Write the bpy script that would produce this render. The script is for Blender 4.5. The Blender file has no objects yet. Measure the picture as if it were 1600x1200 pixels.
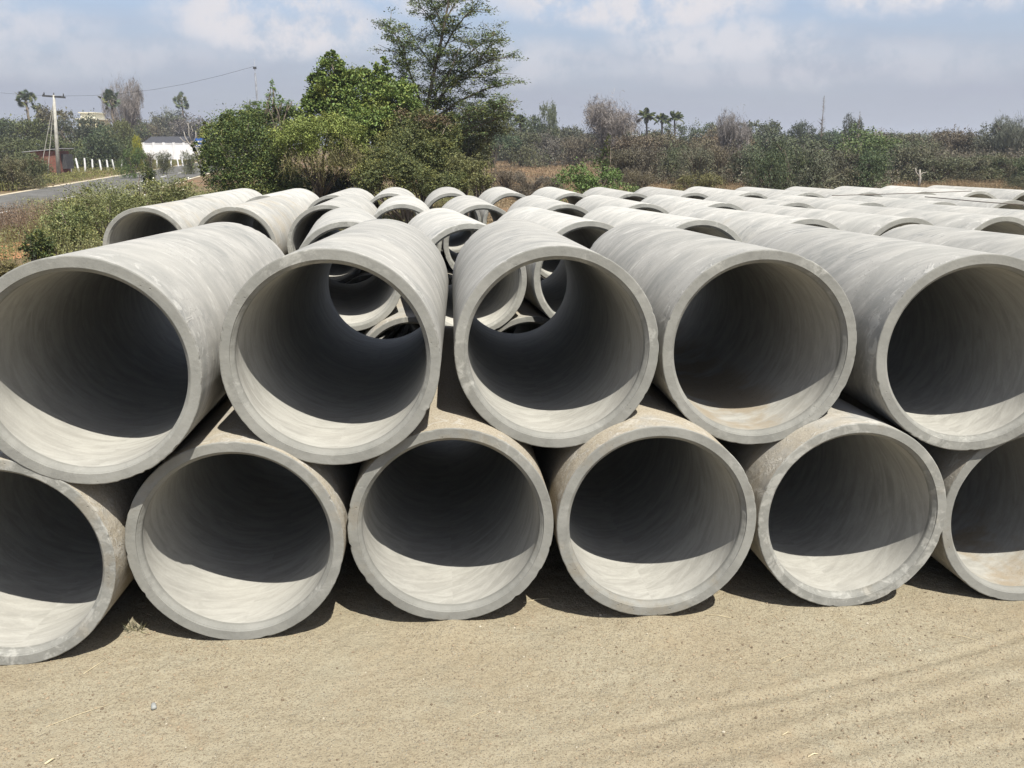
import bpy, math, random
import numpy as np
from mathutils import Vector, Matrix

# ------------------------------------------------------------------ camera
SC = bpy.context.scene
S = 0.45                                  # outer radius of a pipe in metres
PITCH = 0.2708
CAM_H = 4.655*S
cam_d = bpy.data.cameras.new('camera')
cam = bpy.data.objects.new('camera', cam_d)
SC.collection.objects.link(cam)
cam.location = (0, 0, CAM_H)
cam.rotation_euler = (math.pi/2-PITCH, 0, 0)
cam_d.sensor_width = 36.0
cam_d.lens = 1350.0/1600*36
cam_d.clip_start = 0.05
cam_d.clip_end = 9000
SC.camera = cam

# ------------------------------------------------------------------ sun, sky, exposure
SUN = Vector((0.27, -0.50, 1.0)).normalized()       # towards the sun
EL = math.asin(SUN.z)
ROT = math.atan2(SUN.x, SUN.y)
sl = bpy.data.lights.new('sun', 'SUN')
sl.energy = 5.0
sl.angle = math.radians(0.5)
sl.color = (1.0, 0.965, 0.885)
so = bpy.data.objects.new('sun', sl)
SC.collection.objects.link(so)
so.rotation_euler = (-SUN).to_track_quat('-Z', 'Y').to_euler()
so.location = (0, 0, 30)

world = bpy.data.worlds.new('World')
SC.world = world
world.use_nodes = True
wt = world.node_tree
wt.nodes.clear()


class NT:
    """tiny helper for building node trees"""
    def __init__(self, tree): self.t = tree
    def n(self, kind, ins=None, **kw):
        nd = self.t.nodes.new(kind)
        for k, v in kw.items(): setattr(nd, k, v)
        if ins:
            for k, v in ins.items():
                if isinstance(v, bpy.types.NodeSocket): self.t.links.new(v, nd.inputs[k])
                else: nd.inputs[k].default_value = v
        return nd
    def m(self, op, a, b=None, c=None, clamp=False):
        ins = {0: a}
        if b is not None: ins[1] = b
        if c is not None: ins[2] = c
        return self.n('ShaderNodeMath', ins, operation=op, use_clamp=clamp).outputs[0]
    def noise(self, vec, scale, detail=4, rough=0.55, dist=0.0, out=0):
        return self.n('ShaderNodeTexNoise', {'Vector': vec, 'Scale': scale, 'Detail': detail, 'Roughness': rough, 'Distortion': dist}).outputs[out]
    def ramp(self, fac, a, b, c=0.0, d=1.0):
        return self.n('ShaderNodeMapRange', {0: fac, 1: a, 2: b, 3: c, 4: d}, interpolation_type='SMOOTHSTEP').outputs[0]
    def mix(self, f, a, b, mode='MIX'):
        nd = self.t.nodes.new('ShaderNodeMix')
        nd.data_type = 'RGBA'; nd.blend_type = mode; nd.clamp_factor = True
        for idx, v in ((0, f), (6, a), (7, b)):
            if isinstance(v, bpy.types.NodeSocket): self.t.links.new(v, nd.inputs[idx])
            else: nd.inputs[idx].default_value = v if idx == 0 else (tuple(v)+(1,) if len(v) == 3 else v)
        return nd.outputs[2]
    def sep(self, v):
        return self.n('ShaderNodeSeparateXYZ', {0: v}).outputs
    def comb(self, x, y, z):
        return self.n('ShaderNodeCombineXYZ', {0: x, 1: y, 2: z}).outputs[0]
    def vm(self, op, a, b=None):
        ins = {0: a}
        if b is not None: ins[1] = b
        return self.n('ShaderNodeVectorMath', ins, operation=op).outputs[0]


w = NT(wt)
sky = w.n('ShaderNodeTexSky', sky_type='NISHITA', sun_disc=False, sun_elevation=EL, sun_rotation=ROT,
          air_density=1.0, dust_density=1.5, ozone_density=1.2)
tc = w.n('ShaderNodeTexCoord').outputs['Generated']
dx, dy, dz = w.sep(tc)
zc = w.m('ADD', w.m('MAXIMUM', dz, 0.0), 0.09)
cx, cy = w.m('DIVIDE', dx, zc), w.m('DIVIDE', dy, zc)
warp = w.noise(tc, 9.0, 6, 0.6, out=1)
wx, wy, wz = w.sep(warp)
az = w.m('ARCTAN2', dx, dy)
azw = w.m('ADD', az, w.m('MULTIPLY', w.m('SUBTRACT', wx, 0.5), 0.10))
elw = w.m('ADD', dz, w.m('MULTIPLY', w.m('SUBTRACT', wy, 0.5), 0.055))


def blob(a, e, ra, re, soft=1.0):
    q1 = w.m('DIVIDE', w.m('SUBTRACT', azw, a), ra)
    q2 = w.m('DIVIDE', w.m('SUBTRACT', elw, e), re)
    r = w.m('ADD', w.m('MULTIPLY', q1, q1), w.m('MULTIPLY', q2, q2))
    return w.ramp(r, 1.0, 0.0, 0.0, soft)


clouds = None
for args in [(-0.25, 0.118, 0.16, 0.042, 0.85), (-0.55, 0.110, 0.18, 0.040, 0.5), (-0.45, 0.085, 0.25, 0.03, 0.35), (0.30, 0.08, 0.35, 0.03, 0.35), (0.12, 0.148, 0.20, 0.045, 0.9),
             (0.42, 0.150, 0.14, 0.040, 0.9), (0.22, 0.105, 0.16, 0.035, 0.55), (-0.30, 0.165, 0.07, 0.02, 0.8),
             (0.02, 0.085, 0.14, 0.03, 0.4), (-0.08, 0.150, 0.08, 0.03, 0.6), (0.70, 0.06, 0.2, 0.03, 0.3)]:
    b = blob(*args)
    clouds = b if clouds is None else w.m('MAXIMUM', clouds, b)
pn = w.noise(w.comb(cx, w.m('MULTIPLY', cy, 1.0), 0.0), 1.1, 7, 0.58)
high = w.m('MULTIPLY', w.ramp(pn, 0.42, 0.70), w.ramp(dz, 0.13, 0.30))
veil = w.ramp(dz, 0.20, 0.03, 0.24, 0.96)
streak = w.noise(w.comb(w.m('MULTIPLY', az, 3.0), w.m('MULTIPLY', dz, 24.0), 0.0), 1.3, 5, 0.6)
veil = w.m('ADD', veil, w.m('MULTIPLY', w.m('SUBTRACT', streak, 0.5), 0.5), clamp=True)
hz = w.ramp(dz, 0.16, 0.0)
veilc = w.mix(hz, (5.2, 5.6, 6.9), (4.9, 5.2, 6.1))
skyb = w.vm('MULTIPLY', sky.outputs[0], (1.72, 1.80, 1.95))
base = w.mix(veil, skyb, veilc)
cn = w.noise(tc, 26.0, 6, 0.62)
cl = w.m('MULTIPLY', w.ramp(clouds, 0.0, 0.80), w.ramp(cn, 0.34, 0.60, 0.15, 1.0))
col = w.mix(w.m('MAXIMUM', cl, w.m('MULTIPLY', high, 0.8)), base, (9.2, 9.0, 9.35))
bg = w.n('ShaderNodeBackground', {'Color': col, 'Strength': 0.052})
wo = w.n('ShaderNodeOutputWorld', {'Surface': bg.outputs[0]})

SC.view_settings.view_transform = 'Standard'
SC.view_settings.look = 'None'
SC.view_settings.exposure = 0.72
SC.view_settings.gamma = 1.0
SC.render.engine = 'CYCLES'
SC.cycles.max_bounces = 6
SC.cycles.diffuse_bounces = 2
SC.cycles.transparent_max_bounces = 4
SC.cycles.use_denoising = True

# ------------------------------------------------------------------ helpers
COL = SC.collection
F = 1350.0
sp, cp = math.sin(PITCH), math.cos(PITCH)


def at(u, v, Y):
    """world point seen at photograph pixel (u, v) at distance Y"""
    a = (u-800)/F; b = (v-600)/F
    d = Vector((a, cp-b*sp, -sp-b*cp))
    return Vector((0, 0, CAM_H))+d*(Y/d.y)


def gz(x, y):
    """height of the ground, metres"""
    X = np.asarray(x, float)/S; Y = np.asarray(y, float)/S
    z = np.interp(Y, [-40, 0, 8.3, 10.5, 15.7, 22.5, 30, 38, 60], [0, 0, 0, -.08, -.37, -.52, -.64, -.72, -.85])
    cross = -.014*np.clip(X, -9, 9)*np.clip((15-Y)/5, 0, 1)
    return (z+cross)*S


def mesh_np(name, V, Fq, mats=(), mi=None, smooth=False, nside=4):
    V = np.asarray(V, np.float32).reshape(-1, 3)
    me = bpy.data.meshes.new(name)
    Fq = np.asarray(Fq, np.int32).reshape(-1, nside)
    me.vertices.add(len(V)); me.vertices.foreach_set('co', V.ravel())
    me.loops.add(Fq.size); me.loops.foreach_set('vertex_index', Fq.ravel())
    me.polygons.add(len(Fq))
    me.polygons.foreach_set('loop_start', np.arange(0, Fq.size, nside, dtype=np.int32))
    for m in mats: me.materials.append(m)
    if mi is not None: me.polygons.foreach_set('material_index', np.asarray(mi, np.int32))
    me.polygons.foreach_set('use_smooth', np.full(len(Fq), smooth))
    me.update(calc_edges=True)
    return me


class MB:
    """collects polygons of any size"""
    def __init__(self): self.v = []; self.f = []
    def add(self, vs, fs):
        o = len(self.v); self.v += [tuple(p) for p in vs]
        self.f += [tuple(i+o for i in f) for f in fs]
    def box(self, c, s, rz=0.0, taper=0.0, tilt=None):
        x, y, z = (k/2 for k in s); pts = []
        for dz_ in (-z, z):
            k = 1-taper if dz_ > 0 else 1
            for a, b in ((-x, -y), (x, -y), (x, y), (-x, y)): pts.append(Vector((a*k, b*k, dz_)))
        M = Matrix.Rotation(rz, 4, 'Z')
        if tilt: M = M @ Matrix.Rotation(tilt[0], 4, 'X') @ Matrix.Rotation(tilt[1], 4, 'Y')
        pts = [M @ p+Vector(c) for p in pts]
        self.add(pts, [(3, 2, 1, 0), (4, 5, 6, 7), (0, 1, 5, 4), (1, 2, 6, 5), (2, 3, 7, 6), (3, 0, 4, 7)])
    def tube(self, pts, radii, n=8, cap=True):
        pts = [Vector(p) for p in pts]
        if not hasattr(radii, '__len__'): radii = [radii]*len(pts)
        rings = []
        for i, p in enumerate(pts):
            t = (pts[min(i+1, len(pts)-1)]-pts[max(i-1, 0)]).normalized()
            a = t.cross(Vector((0, 0, 1)) if abs(t.z) < .9 else Vector((1, 0, 0))).normalized(); b = t.cross(a)
            rings.append([p+(a*math.cos(k*2*math.pi/n)+b*math.sin(k*2*math.pi/n))*radii[i] for k in range(n)])
        vs = [q for r in rings for q in r]; fs = []
        for i in range(len(pts)-1):
            for k in range(n): fs.append((i*n+k, i*n+(k+1) % n, (i+1)*n+(k+1) % n, (i+1)*n+k))
        if cap: fs += [tuple(range(n))[::-1], tuple((len(pts)-1)*n+k for k in range(n))]
        self.add(vs, fs)
    def mesh(self, name, mat, smooth=False):
        me = bpy.data.meshes.new(name); me.from_pydata(self.v, [], self.f)
        me.materials.append(mat)
        if smooth: me.polygons.foreach_set('use_smooth', [True]*len(me.polygons))
        me.update(); return me


def link(name, data, parent=None, loc=None, rot=None):
    o = bpy.data.objects.new(name, data); COL.objects.link(o)
    if parent is not None: o.parent = parent
    if loc is not None: o.location = loc
    if rot is not None: o.rotation_euler = rot
    return o


def tag(o, label, cat, group=None):
    o['label'] = label; o['category'] = cat
    if group: o['group'] = group
    return o


def kind(o, k, label=None, cat=None):
    o['kind'] = k
    if label: o['label'] = label
    if cat: o['category'] = cat
    return o


def material(name):
    m = bpy.data.materials.new(name); m.use_nodes = True
    m.node_tree.nodes.clear(); t = NT(m.node_tree)
    return m, t


def finish(t, color, rough=0.85, bump=None, strength=0.4, dist=0.01, spec=0.3, trans=None):
    ins = {'Base Color': color, 'Roughness': rough, 'Specular IOR Level': spec}
    if bump is not None:
        bn = t.n('ShaderNodeBump', {'Height': bump, 'Strength': strength, 'Distance': dist})
        ins['Normal'] = bn.outputs[0]
    if not isinstance(color, bpy.types.NodeSocket): ins['Base Color'] = tuple(color)+(1,)
    p = t.n('ShaderNodeBsdfPrincipled', ins)
    sh = p.outputs[0]
    if trans:
        tr = t.n('ShaderNodeBsdfTranslucent', {'Color': color})
        sh = t.n('ShaderNodeMixShader', {0: trans, 1: sh, 2: tr.outputs[0]}).outputs[0]
    t.n('ShaderNodeOutputMaterial', {'Surface': sh})
    return p


def plain(name, c, rough=0.8, var=0.25, scale=6.0, spec=0.3, bump=0.2):
    m, t = material(name)
    co = t.n('ShaderNodeTexCoord').outputs['Object']
    nz = t.noise(co, scale, 5, 0.6)
    f = t.ramp(nz, 0.3, 0.7, 1-var, 1+var)
    colr = t.vm('SCALE', tuple(c)); colr.node.inputs[3].default_value = 1
    t.t.links.new(f, colr.node.inputs[3])
    finish(t, colr, rough, nz, bump, 0.01, spec)
    return m


# ------------------------------------------------------------------ concrete
def concrete(name, zone):
    m, t = material(name)
    co = t.n('ShaderNodeTexCoord').outputs['Object']
    oi = t.n('ShaderNodeObjectInfo')
    rnd = oi.outputs['Random']; limea = oi.outputs['Alpha']
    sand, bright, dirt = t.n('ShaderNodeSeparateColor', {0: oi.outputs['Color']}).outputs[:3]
    x, y, z = t.sep(co)
    ang = t.m('ARCTAN2', x, z)
    off = t.m('MULTIPLY', rnd, 37.0)
    slope = t.m('ADD', t.m('MULTIPLY', t.m('FRACT', t.m('MULTIPLY', rnd, 9.7)), 0.22), 0.05)
    yy = t.m('ADD', t.m('ADD', y, t.m('MULTIPLY', ang, slope)), off)
    v1 = t.comb(t.m('MULTIPLY', x, 2.6), t.m('MULTIPLY', yy, 5.0), t.m('MULTIPLY', z, 2.6))
    v2 = t.comb(t.m('MULTIPLY', x, 9.0), t.m('MULTIPLY', yy, 36.0), t.m('MULTIPLY', z, 9.0))
    ofv = t.vm('ADD', co, t.comb(off, off, off))
    st = t.noise(v1, 1.0, 7, 0.66, 1.1)
    fine = t.noise(v2, 1.0, 4, 0.6, 0.4)
    blot = t.noise(ofv, 2.2, 6, 0.6)
    grain = t.noise(ofv, 120.0, 3, 0.7)
    med = t.noise(ofv, 26.0, 5, 0.65)
    pits = t.n('ShaderNodeTexVoronoi', {'Vector': ofv, 'Scale': 55.0}).outputs['Distance']
    pitm = t.m('MULTIPLY', t.ramp(pits, 0.22, 0.06), t.ramp(t.noise(ofv, 4.0, 4), 0.56, 0.64))
    if zone == 'outer':
        c = t.mix(t.ramp(st, 0.30, 0.70), (0.226, 0.224, 0.204), (0.357, 0.343, 0.311))
        c = t.mix(t.ramp(blot, 0.35, 0.72, 0.0, 0.55), c, (0.378, 0.361, 0.321))
        lime = t.m('MULTIPLY', t.ramp(fine, 0.56, 0.66), t.ramp(st, 0.46, 0.60, 0.05, 1.0))
        c = t.mix(t.m('MULTIPLY', lime, 0.8), c, (0.480, 0.466, 0.421))
        dark = t.m('MULTIPLY', t.m('MULTIPLY', t.ramp(t.noise(v1, 1.7, 6, 0.68, 1.4), 0.52, 0.66), t.ramp(t.noise(ofv, 1.3, 3), 0.42, 0.60)), 0.75)
        c = t.mix(dark, c, (0.186, 0.189, 0.181))
        # sandy crust that sticks to some pipes
        sm = t.m('MULTIPLY', t.m('MULTIPLY', sand, 1.3), t.ramp(t.noise(ofv, 3.4, 6, 0.65), t.m('SUBTRACT', 0.78, t.m('MULTIPLY', sand, 0.75)), t.m('SUBTRACT', 0.88, t.m('MULTIPLY', sand, 0.45))), clamp=True)
        sc = t.mix(t.ramp(grain, 0.35, 0.65), (0.255, 0.215, 0.155), (0.40, 0.35, 0.265))
        c = t.mix(sm, c, sc)
        h = t.m('MULTIPLY', fine, 0.30)
        h = t.m('ADD', h, t.m('MULTIPLY', med, t.m('ADD', 0.25, t.m('MULTIPLY', sm, 1.6))))
        h = t.m('SUBTRACT', h, t.m('MULTIPLY', pitm, 1.5))
        c = t.mix(t.m('MULTIPLY', pitm, 0.6), c, (0.132, 0.125, 0.111))
        # chalky drips and rough lime near the front end
        ed = t.m('MULTIPLY', t.ramp(y, 0.30, 0.0), t.ramp(t.noise(ofv, 11.0, 6, 0.7, 0.8), 0.52, 0.62))
        c = t.mix(t.m('MULTIPLY', ed, 0.55), c, (0.528, 0.510, 0.462))
        h = t.m('ADD', h, t.m('MULTIPLY', ed, 0.7))
        bs, bd = 0.55, 0.006
    elif zone == 'inner':
        v3 = t.comb(t.m('MULTIPLY', x, 5.0), t.m('MULTIPLY', yy, 16.0), t.m('MULTIPLY', z, 5.0))
        sw = t.noise(v3, 1.0, 6, 0.66, 0.8)
        c = t.mix(t.ramp(sw, 0.32, 0.68), (0.269, 0.260, 0.231), (0.370, 0.360, 0.323))
        c = t.mix(t.ramp(blot, 0.45, 0.75, 0, 0.5), c, (0.397, 0.381, 0.337))
        c = t.mix(t.m('MULTIPLY', t.ramp(fine, 0.62, 0.78), 0.5), c, (0.486, 0.474, 0.431))
        # loose dirt washed to the bottom of some pipes
        dn = t.noise(ofv, 3.2, 5, 0.6)
        dm = t.m('MULTIPLY', t.ramp(z, -0.26, -0.37), t.ramp(t.m('ADD', dn, t.m('MULTIPLY', dirt, 0.32)), 0.60, 0.78), clamp=True)
        dm = t.m('MULTIPLY', dm, t.ramp(dirt, 0.05, 0.3))
        c = t.mix(t.m('MULTIPLY', dm, 0.75), c, (0.255, 0.199, 0.125))
        sp_ = t.m('MULTIPLY', t.ramp(t.n('ShaderNodeTexVoronoi', {'Vector': ofv, 'Scale': 70.0}).outputs['Distance'], 0.22, 0.12), t.ramp(dirt, 0.05, 0.3))
        sp_ = t.m('MULTIPLY', sp_, t.m('MULTIPLY', t.ramp(z, -0.20, -0.36), t.ramp(dn, 0.42, 0.62)))
        c = t.mix(sp_, c, (0.102, 0.077, 0.050))
        h = t.m('ADD', t.m('MULTIPLY', sw, 0.8), t.m('MULTIPLY', med, 0.25))
        bs, bd = 0.5, 0.005
    else:
        c = t.mix(t.ramp(t.noise(ofv, 5.0, 6, 0.6), 0.3, 0.7), (0.166, 0.164, 0.146), (0.228, 0.224, 0.200))
        lm = t.m('MULTIPLY', t.ramp(t.noise(ofv, 16.0, 5, 0.7, 0.5), 0.48, 0.62), t.ramp(t.m('ADD', t.noise(ofv, 3.0, 3), t.m('MULTIPLY', limea, 0.22)), 0.54, 0.66))
        c = t.mix(t.m('MULTIPLY', lm, 0.8), c, (0.317, 0.310, 0.279))
        c = t.mix(t.m('MULTIPLY', t.ramp(t.noise(ofv, 9.0, 5, 0.7), 0.55, 0.72), 0.5), c, (0.123, 0.120, 0.108))
        sm = t.m('MULTIPLY', t.m('MULTIPLY', sand, 0.6), t.ramp(t.noise(ofv, 4.0, 5, 0.65), 0.52, 0.66), clamp=True)
        c = t.mix(sm, c, (0.184, 0.153, 0.103))
        h = t.m('ADD', t.m('MULTIPLY', med, 0.9), t.m('MULTIPLY', t.noise(ofv, 9.0, 4), 0.4))
        h = t.m('SUBTRACT', h, t.m('MULTIPLY', pitm, 1.2))
        bs, bd = 0.55, 0.006
    c = t.mix(t.ramp(grain, 0.3, 0.7, 0.0, 0.22), c, (0.234, 0.226, 0.211))
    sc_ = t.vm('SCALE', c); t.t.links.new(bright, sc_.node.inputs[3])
    finish(t, sc_, 0.88, t.m('ADD', h, t.m('MULTIPLY', grain, 0.12)), bs, bd, 0.25)
    return m


M_OUT = concrete('concrete_outer', 'outer')
M_IN = concrete('concrete_inner', 'inner')
M_RIM = concrete('concrete_rim', 'rim')

R = 1.0*S; RI = 0.8654*S; L = 5.9*S


def smooth_noise(rs, n, k):
    """periodic 1-D noise with k harmonics"""
    a = np.linspace(0, 2*np.pi, n, endpoint=False); o = np.zeros(n)
    for i in k: o += rs.normal()*np.cos(i*a+rs.uniform(0, 6.28))/math.sqrt(len(k))
    return o


def pipe_meshes(seed, n=128, ny=10):
    """barrel (outer and inner walls) and two end rims, axis +Y, front face at y=0"""
    rs = np.random.RandomState(seed)
    a = np.linspace(0, 2*np.pi, n, endpoint=False)
    wob = smooth_noise(rs, n, (2, 3, 4))*0.0012
    def ring(r, y): return np.stack([r*np.sin(a), np.broadcast_to(y, a.shape), r*np.cos(a)], 1)
    def edge():
        e = np.abs(smooth_noise(rs, n, range(6, 60)))*0.0022
        chips = np.zeros(n)
        for _ in range(rs.randint(8, 20)):
            c = rs.uniform(0, 2*np.pi); wd = rs.uniform(0.012, 0.045)
            d = np.abs((a-c+np.pi) % (2*np.pi)-np.pi)
            chips += np.clip(1-d/wd, 0, 1)**.6*rs.uniform(0.002, 0.007)
        return e, chips
    def strip(rings, flip=False):
        V = np.concatenate(rings); q = []
        k = np.arange(n); k2 = (k+1) % n
        for i in range(len(rings)-1):
            f = np.stack([i*n+k, i*n+k2, (i+1)*n+k2, (i+1)*n+k], 1)
            q.append(f[:, ::-1] if flip else f)
        return V, np.concatenate(q)
    e0, c0 = edge(); e1, c1 = edge()
    ro = R+wob
    def out_edge(e, c): return ro-c*.6, 0.0028+e+c          # where the outer wall meets the chamfer
    rA, yA = out_edge(e0, c0); rB, yB = out_edge(e1, c1)
    rings = [ring(rA, yA)]
    for i in range(1, ny): rings.append(ring(ro+smooth_noise(rs, n, (1, 2, 3))*0.0002, L*i/ny))
    rings.append(ring(rB, L-yB))
    V1, F1 = strip(rings, False)
    ri = RI+wob*.5
    ring_in = [ring(ri, 0.042)]+[ring(ri+smooth_noise(rs, n, (1, 2, 3))*0.0002, L*i/ny) for i in range(1, ny)]+[ring(ri, L-0.042)]
    V2, F2 = strip(ring_in, True)
    me = mesh_np('barrel', np.concatenate([V1, V2]), np.concatenate([F1, F2+len(V1)]), (M_OUT, M_IN), np.r_[np.zeros(len(F1)), np.ones(len(F2))], True)
    rims = []
    for s in (0, 1):
        rr, yy = (rA, yA) if s == 0 else (rB, yB)
        ei = np.abs(smooth_noise(rs, n, range(5, 30)))*0.0012
        prof = [(rr, yy), (rr-0.0015-ei*.5, yy*.35), (rr-0.004-ei, ei*.2), (0.955*S+wob*.6, ei*.3), (0.905*S+wob*.5, 0.0+ei*.6), (0.900*S+wob*.5, 0.006+ei), (0.894*S+wob*.5+ei*.5, 0.007+ei), (ri+0.003, 0.020+ei), (ri+.0005, 0.027), (ri, 0.042)]
        V, Fq = strip([ring(r_, (y_ if s == 0 else L-y_)) for r_, y_ in prof], s == 0)
        mr = mesh_np('end_rim', V, Fq, (M_RIM,), None, False)
        rims.append(mr)
    return me, rims


def make_pipe(meshes, c, yaw, tilt, color, label, group):
    me, rims = meshes
    o = link('concrete_pipe', None, None, c, (0, 0, 0))
    o.empty_display_size = 0.2
    bq = link('barrel', me, o); color = tuple(color)+(random.uniform(0, .35),) if len(color) == 3 else color; bq.color = color
    ax = Vector((-math.sin(yaw)*math.cos(tilt), math.cos(yaw)*math.cos(tilt), math.sin(tilt)))
    o.rotation_euler = ax.to_track_quat('Y', 'Z').to_euler()
    for r_ in rims:
        q = link('end_rim', r_, o); q.color = color
    tag(o, label, 'pipe', group)
    return o


# ------------------------------------------------------------------ ground
def ground_material():
    m, t = material('ground_soil')
    co = t.n('ShaderNodeTexCoord').outputs['Object']
    x, y, z = t.sep(co)
    n1 = t.noise(co, 0.9, 6, 0.6); n2 = t.noise(co, 7.0, 6, 0.65); n3 = t.noise(co, 45.0, 4, 0.7); n4 = t.noise(co, 130.0, 4, 0.75)
    c = t.mix(t.ramp(n1, 0.35, 0.65), (0.281, 0.237, 0.161), (0.301, 0.266, 0.189))
    c = t.mix(t.ramp(n2, 0.45, 0.75, 0, 0.55), c, (0.246, 0.201, 0.129))
    c = t.mix(t.ramp(t.noise(co, 2.3, 5, 0.6), 0.56, 0.72, 0, 0.40), c, (0.255, 0.241, 0.181))
    c = t.mix(t.ramp(n3, 0.50, 0.68, 0, 0.55), c, (0.185, 0.151, 0.099))
    c = t.mix(t.ramp(n4, 0.53, 0.62, 0, 0.9), c, (0.159, 0.125, 0.086))
    c = t.mix(t.ramp(n4, 0.40, 0.30, 0, 0.45), c, (0.357, 0.326, 0.255))
    pv = t.n('ShaderNodeTexVoronoi', {'Vector': co, 'Scale': 120.0, 'Randomness': 1.0})
    pm = t.m('MULTIPLY', t.ramp(pv.outputs['Distance'], 0.34, 0.22), t.ramp(t.sep(pv.outputs['Color'])[0], 0.60, 0.70))
    pc = t.mix(t.sep(pv.outputs['Color'])[1], (0.128, 0.103, 0.076), (0.397, 0.373, 0.317))
    c = t.mix(t.m('MULTIPLY', pm, 0.75), c, pc)
    c = t.mix(t.ramp(t.noise(co, 0.55, 5, 0.6, 0.8), 0.50, 0.66, 0, 0.35), c, (0.286, 0.265, 0.196))
    c = t.mix(t.ramp(t.noise(co, 1.3, 6, 0.7, 0.5), 0.55, 0.70, 0, 0.40), c, (0.258, 0.193, 0.123))
    # dry field beyond the yard
    fw = t.m('ADD', t.m('MULTIPLY', t.m('SUBTRACT', n1, 0.5), 2.0), t.m('MULTIPLY', t.m('SUBTRACT', t.noise(co, 0.25, 4), 0.5), 3.0))
    far = t.m('MAXIMUM', t.ramp(t.m('ADD', y, fw), 16.0, 18.5), t.m('MULTIPLY', t.ramp(t.m('ADD', x, fw), -4.6, -6.5), t.ramp(y, 6.0, 9.0)))
    fc = t.mix(t.ramp(t.noise(co, 0.5, 6, 0.65), 0.35, 0.65), (0.12, 0.090, 0.050), (0.17, 0.125, 0.073))
    fc = t.mix(t.ramp(t.noise(co, 0.11, 5, 0.6), 0.50, 0.64), fc, (0.20, 0.115, 0.068))
    fc = t.mix(t.ramp(t.noise(co, 3.5, 5, 0.7), 0.5, 0.75, 0, 0.6), fc, (0.12, 0.095, 0.05))
    # reddish spoil left of the yard
    ddx = t.m('DIVIDE', t.m('ADD', x, 12.5), 1.9); ddy = t.m('DIVIDE', t.m('SUBTRACT', y, 20.2), 2.2)
    rd = t.m('ADD', t.m('MULTIPLY', ddx, ddx), t.m('MULTIPLY', ddy, ddy))
    fc = t.mix(t.ramp(t.m('ADD', rd, t.m('MULTIPLY', t.m('SUBTRACT', n1, 0.5), 1.2)), 1.3, 0.8), fc, (0.390, 0.195, 0.101))
    c = t.mix(far, c, fc)
    h = t.m('ADD', t.m('MULTIPLY', n2, 0.8), t.m('MULTIPLY', n3, 0.5))
    h = t.m('ADD', h, t.m('ADD', t.m('MULTIPLY', n4, 0.28), t.m('MULTIPLY', pm, 0.18)))
    finish(t, c, 0.95, h, 1.0, 0.018, 0.15)
    return m


def value_noise(rs, X, Y, scale):
    gx, gy = X*scale, Y*scale
    n = 512; T = rs.rand(n, n)
    ix, iy = np.floor(gx).astype(int), np.floor(gy).astype(int)
    fx, fy = gx-ix, gy-iy
    fx = fx*fx*(3-2*fx); fy = fy*fy*(3-2*fy)
    a = T[ix % n, iy % n]; b = T[(ix+1) % n, iy % n]; c = T[ix % n, (iy+1) % n]; d = T[(ix+1) % n, (iy+1) % n]
    return (a*(1-fx)+b*fx)*(1-fy)+(c*(1-fx)+d*fx)*fy-0.5


def tracks(X, Y):
    """shallow wheel marks that cross the sand at the lower right"""
    h = np.zeros_like(X)
    for off, amp in ((0.0, .0034), (0.09, .0026), (0.21, .0036), (0.34, .003), (0.45, .0036), (0.62, .003)):
        yc = 2.60-off+(.36-.12*off)*X+0.015*np.sin(X*3+off*9)
        d = (Y-yc)/0.032
        h -= amp*1.7*np.exp(-d*d)*np.clip((X+.3)/.9, 0, 1)
        d2 = (Y-yc-0.05)/0.03
        h += amp*1.1*np.exp(-d2*d2)*np.clip((X+.3)/.9, 0, 1)
    return h


def soil_contact(X, Y):
    """sand settled under the six lowest front pipes"""
    h = np.zeros_like(X); r2 = np.random.RandomState(77)
    for x0, y0, yw, dz_ in ((-4.5791, 7.0106, .077, -.0376), (-2.5904, 7.4004, .086, .0082), (-.588, 7.7192, .082, .0596), (1.4322, 7.8463, .075, .0647), (3.4895, 8.1533, .09, .0218), (5.5119, 8.4304, .068, -.0431)):
        x0, y0 = x0*S, y0*S
        d = (X-x0)+(Y-y0)*yw
        k = np.clip((Y-y0+.26)/.24, 0, 1); k = k*k*(3-2*k)
        h += k*((dz_*S+.001)*np.exp(-(d/.17)**2)+.002*np.exp(-(d/.05)**2))
    return h


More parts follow.
